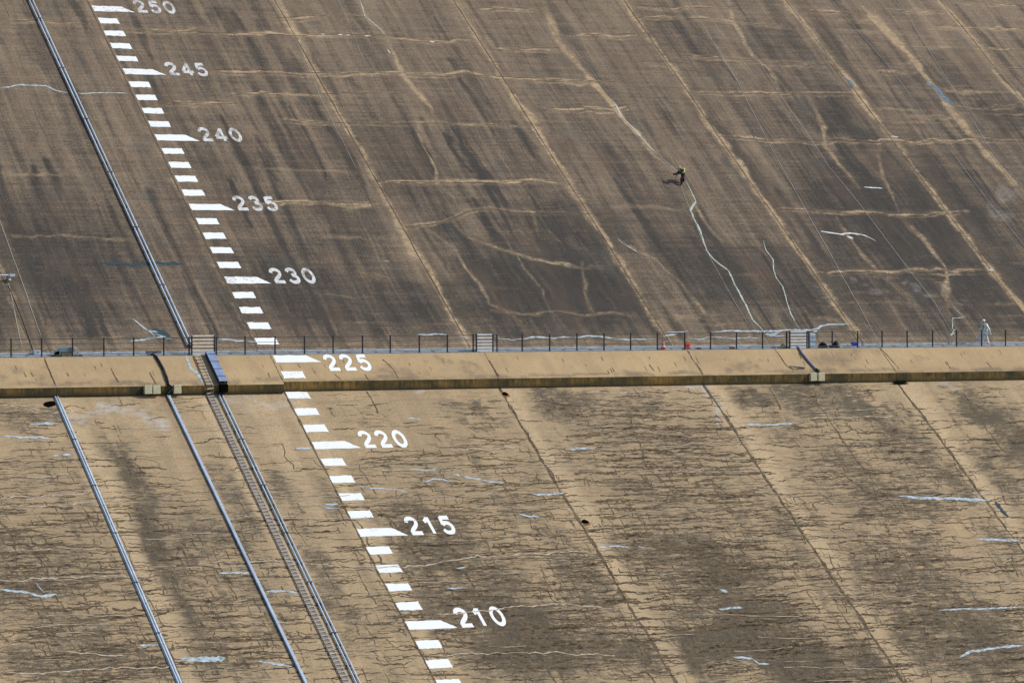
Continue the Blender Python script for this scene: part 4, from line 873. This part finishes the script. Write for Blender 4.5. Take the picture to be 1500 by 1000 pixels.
def person(root_loc, J, cloth, vest, helmet, label, glove, boot, scale=1.0, head_dir=Vector((-1, 0, 0))):
    """J: joints in local metres (x right along dam, y into dam, z up)"""
    t = empty('person', root_loc); tag(t, label, 'person'); O = Vector(root_loc); g = lambda n_: tuple(O+Vector(J[n_])*scale)
    mid = lambda a, b, f=.5: tuple(Vector(g(a))*(1-f)+Vector(g(b))*f)
    hd = Vector(g('head')); nk = Vector(g('neck')); upd = (hd-nk).normalized(); fd = (head_dir-upd*head_dir.dot(upd)).normalized(); sd_ = upd.cross(fd)
    chains = [[(g('pelvis'), .13), (mid('pelvis', 'neck', .5), .13), (mid('pelvis', 'neck', .85), .13), (tuple(nk), .06), (tuple(nk+upd*.07), .055), (tuple(hd-upd*.02), .085), (tuple(hd+upd*.07), .08)]]
    for s in 'LR':
        chains.append([(mid('pelvis', 'neck', .85), .13), (g('sh'+s), .062), (g('el'+s), .045), (g('wr'+s), .03), (tuple(Vector(g('wr'+s))*1+(Vector(g('wr'+s))-Vector(g('el'+s))).normalized()*.07), .035)])
        chains.append([(g('pelvis'), .13), (g('hip'+s), .09), (g('kn'+s), .065), (g('an'+s), .045), (g('to'+s), .04)])
    body = skin('body', chains, M_SKIN, t)
    ck = 1.18 if vest is YG else 1.30
    # face: nose, brow, mouth, eyes, ears in one mesh with the head's skin
    f = MB(); hc = hd+upd*.01
    f.tube([hc+fd*.088+upd*.025, hc+fd*.108-upd*.012, hc+fd*.088-upd*.02], [.008, .014, .008], 8)
    for s in (-1, 1): f.lathe(hc+sd_*s*.086, [(.004, -.01), (.022, 0), (.004, .012)], 8)
    f.build('face', M_SKIN, t, True); e_ = MB()
    for s in (-1, 1): e_.lathe(hc+fd*.083+sd_*s*.03+upd*.02, [(.004, -.008), (.010, 0), (.004, .008)], 8)
    e_.tube([hc+fd*.085-upd*.048-sd_*.024, hc+fd*.09-upd*.05, hc+fd*.085-upd*.048+sd_*.024], .005, 6); e_.build('eyes', M_HAIR_, t)
    # coverall: one surface slightly larger than the body
    ch = [[(g('pelvis'), .155), (mid('pelvis', 'neck', .4), .145), (mid('pelvis', 'neck', .78), .165), (mid('pelvis', 'neck', .97), .085)]]
    for s in 'LR':
        ch.append([(mid('pelvis', 'neck', .78), .165), (g('sh'+s), .088), (mid('sh'+s, 'el'+s), .075), (g('el'+s), .064), (g('wr'+s), .05)])
        ch.append([(g('pelvis'), .155), (g('hip'+s), .115), (mid('hip'+s, 'kn'+s), .10), (g('kn'+s), .082), (mid('kn'+s, 'an'+s), .075), (g('an'+s), .066)])
    skin('coverall', [[(p, q*ck) for p, q in c_] for c_ in ch], cloth, t)
    if vest:
        skin('vest', [[(mid('pelvis', 'neck', .18), .178*1.2), (mid('pelvis', 'neck', .5), .18*1.2), (mid('pelvis', 'neck', .8), .19*1.2), (mid('pelvis', 'neck', .93), .14)]], vest, t)
    for s in 'LR':
        wr = Vector(g('wr'+s)); dr = (wr-Vector(g('el'+s))).normalized(); sx = dr.cross(Vector((0, 1, 0.2))).normalized(); pm = wr+dr*.085
        hc_ = [[(tuple(wr), .03), (tuple(wr+dr*.04), .036), (tuple(pm), .036)]]
        for k in range(4):
            b = pm+sx*(.026*(k-1.5)); l_ = (.07, .08, .075, .06)[k]; cu_ = Vector((0, -.02, -.02)); hc_.append([(tuple(pm), .036), (tuple(b+dr*.02), .011), (tuple(b+dr*l_*.6+cu_*.5), .010), (tuple(b+dr*l_+cu_*1.4), .008)])
        hc_.append([(tuple(wr+dr*.04), .036), (tuple(wr+dr*.055-sx*.05), .013), (tuple(wr+dr*.09-sx*.062), .010)])
        skin('hand', hc_, glove, t, 1)
        an, to = Vector(g('an'+s)), Vector(g('to'+s)); hl = an+(an-to).normalized()*.05
        skin('boot', [[(tuple(an+Vector((0, 0, .12))), .06), (tuple(an), .058), (tuple((an+to)/2-Vector((0, 0, .01))), .055), (tuple(to), .048)], [(tuple(an), .058), (tuple(hl-Vector((0, 0, .03))), .05)]], boot, t, 1)
    # helmet: shell with brim
    qd = upd.to_track_quat('Z', 'Y'); prof = [(.125, .045), (.118, .075), (.10, .115), (.07, .145), (.03, .16), (.004, .163)]
    hm = MB().lathe(hd, [(.155, .04), (.157, .052)]+prof, 20, 0, qd); hm.tube([hd+upd*.045+fd*.10-sd_*.09, hd+upd*.04+fd*.19, hd+upd*.045+fd*.10+sd_*.09], [.012, .022, .012], 8); hm.build('helmet', helmet, t, True)
    skin('hair', [[(tuple(hd+upd*.05-fd*.03), .085), (tuple(hd-upd*.01-fd*.045), .07)]], M_HAIR_, t, 1)
    return t
WH = grime('white_coverall', (.84, .86, .88), .75, .10, sc=9, da=.05); WHH = grime('white_helmet', (.82, .80, .84), .35, .04, da=0); HV = grime('green_vest', (.22, .50, .10), .7, .15, sc=12, da=.2)
x2 = at_y(1443, 503, -1.0)[0]
J2 = dict(pelvis=(0, 0, .93), neck=(-.05, 0, 1.45), head=(-.11, 0, 1.60), shL=(-.04, -.21, 1.38), shR=(-.02, .21, 1.38), elL=(.10, -.27, 1.10), wrL=(.22, -.26, .88), elR=(-.14, .26, 1.11), wrR=(-.30, .22, .94),
          hipL=(0, -.10, .88), knL=(.06, -.11, .48), anL=(.20, -.11, .12), toL=(.06, -.12, .05), hipR=(0, .10, .88), knR=(-.13, .10, .49), anR=(-.15, .10, .09), toR=(-.33, .11, .05))
person((x2, -1.0, 0), J2, WH, HV, WHH, 'person in white coverall, white helmet and green vest walking left behind the fence', WH, grime('dark_boot', (.03, .03, .035), .6), 1.10)
# white container carried at the far hand: rests on the ground
xk = at_y(1434.5, 500, -.75)[0]; t = empty('jerrycan', (xk, -.75, .24)); tag(t, 'white jerrycan held low in front of the person in white', 'container'); MB().box((xk, -.78, .47), (.22, .16, .48), bev=.03).build('body', M_SLATW, t); MB().tube([(xk-.07, -.78, .71), (xk-.05, -.78, .80), (xk+.06, -.78, .80), (xk+.08, -.78, .71)], .014, 6).build('handle', M_WB, t)
# bent climber on the upper slope
BK = grime('black_navy_clothes', (.014, .014, .03), .8, .2, da=.05); YG = grime('lime_vest', (.50, .62, .20), .7, .1, sc=12, da=.1); CR = grime('cream_helmet', (.72, .62, .45), .4, .06, da=0)
p1_ = Vector(at(1000.5, 272, UP)); J1 = dict(pelvis=(.10, .22, .86), neck=(-.10, .04, 1.24), head=(-.25, .0, 1.31), shL=(-.10, -.15, 1.16), shR=(-.06, .20, 1.19), elL=(-.30, -.22, .94), wrL=(-.54, -.14, .86), elR=(-.30, .22, .98), wrR=(-.58, .10, .88),
          hipL=(.10, .10, .79), knL=(-.16, -.02, .46), anL=(-.10, -.02, .12), toL=(-.28, -.04, .07), hipR=(.12, .32, .80), knR=(.10, .14, .46), anR=(.18, .34, .32), toR=(.02, .30, .26))
J1 = {k: (v[0], v[1]*.9, v[2]) for k, v in J1.items()}
person(tuple(p1_), J1, BK, YG, CR, 'person in black clothes with lime vest and cream helmet bent over on the steep slope', grime('dark_glove', (.03, .025, .04), .8), grime('brown_boot', (.06, .03, .02), .7), 1.0)
# lime pack on the climber's back
t = bpy.data.objects['person.001'] if 'person.001' in bpy.data.objects else None
bk = p1_+Vector((.13, .18, 1.24))
pk = MB().box(bk, (.27, .27, .14), Matrix.Rotation(R(38), 3, 'Y'), bev=.05).build('back_pack', YG, t, True)
# drilling tool
tl = empty('hand_drill', tuple(p1_+Vector((-.6, 0, .3)))); tag(tl, 'long handled grey drill held by the climber in black', 'tool')
tp = p1_+Vector((-.58, .0, .83)); MB().tube([tp, tp+Vector((-.10, -.12, -.62))], .022, 8).build('shaft', M_GALVD, tl); MB().box(tp+Vector((-.04, 0, .02)), (.34, .18, .16), bev=.03).build('motor', grime('navy_housing', (.04, .03, .08), .5), tl)
MB().tube([tp+Vector((.02, -.16, .02)), tp+Vector((.02, .16, .02))], .018, 6).build('handle', M_HOSE, tl)

# ---------------------------------------------------------------- ground and water far below, for views from elsewhere
gm = N('shore_ground', .95); gmat = gm.done(gm.mix(gm.noise(.05, .05, 4), (.12, .09, .06), (.2, .16, .11)))
g = MB(); g.add([(-4000, -4000, ZBOT+.5), (4000, -4000, ZBOT+.5), (4000, 600, ZBOT+.5), (-4000, 600, ZBOT+.5)], [(0, 1, 2, 3)]); tag(g.build('ground', gmat), kind='structure')
wm = N('reservoir_water', .12).done((.02, .045, .045)); g = MB(); g.add([(-2000, -3000, ZBOT+1.2), (2000, -3000, ZBOT+1.2), (2000, -74, ZBOT+1.2), (-2000, -74, ZBOT+1.2)], [(0, 1, 2, 3)]); tag(g.build('water', wm), kind='structure')
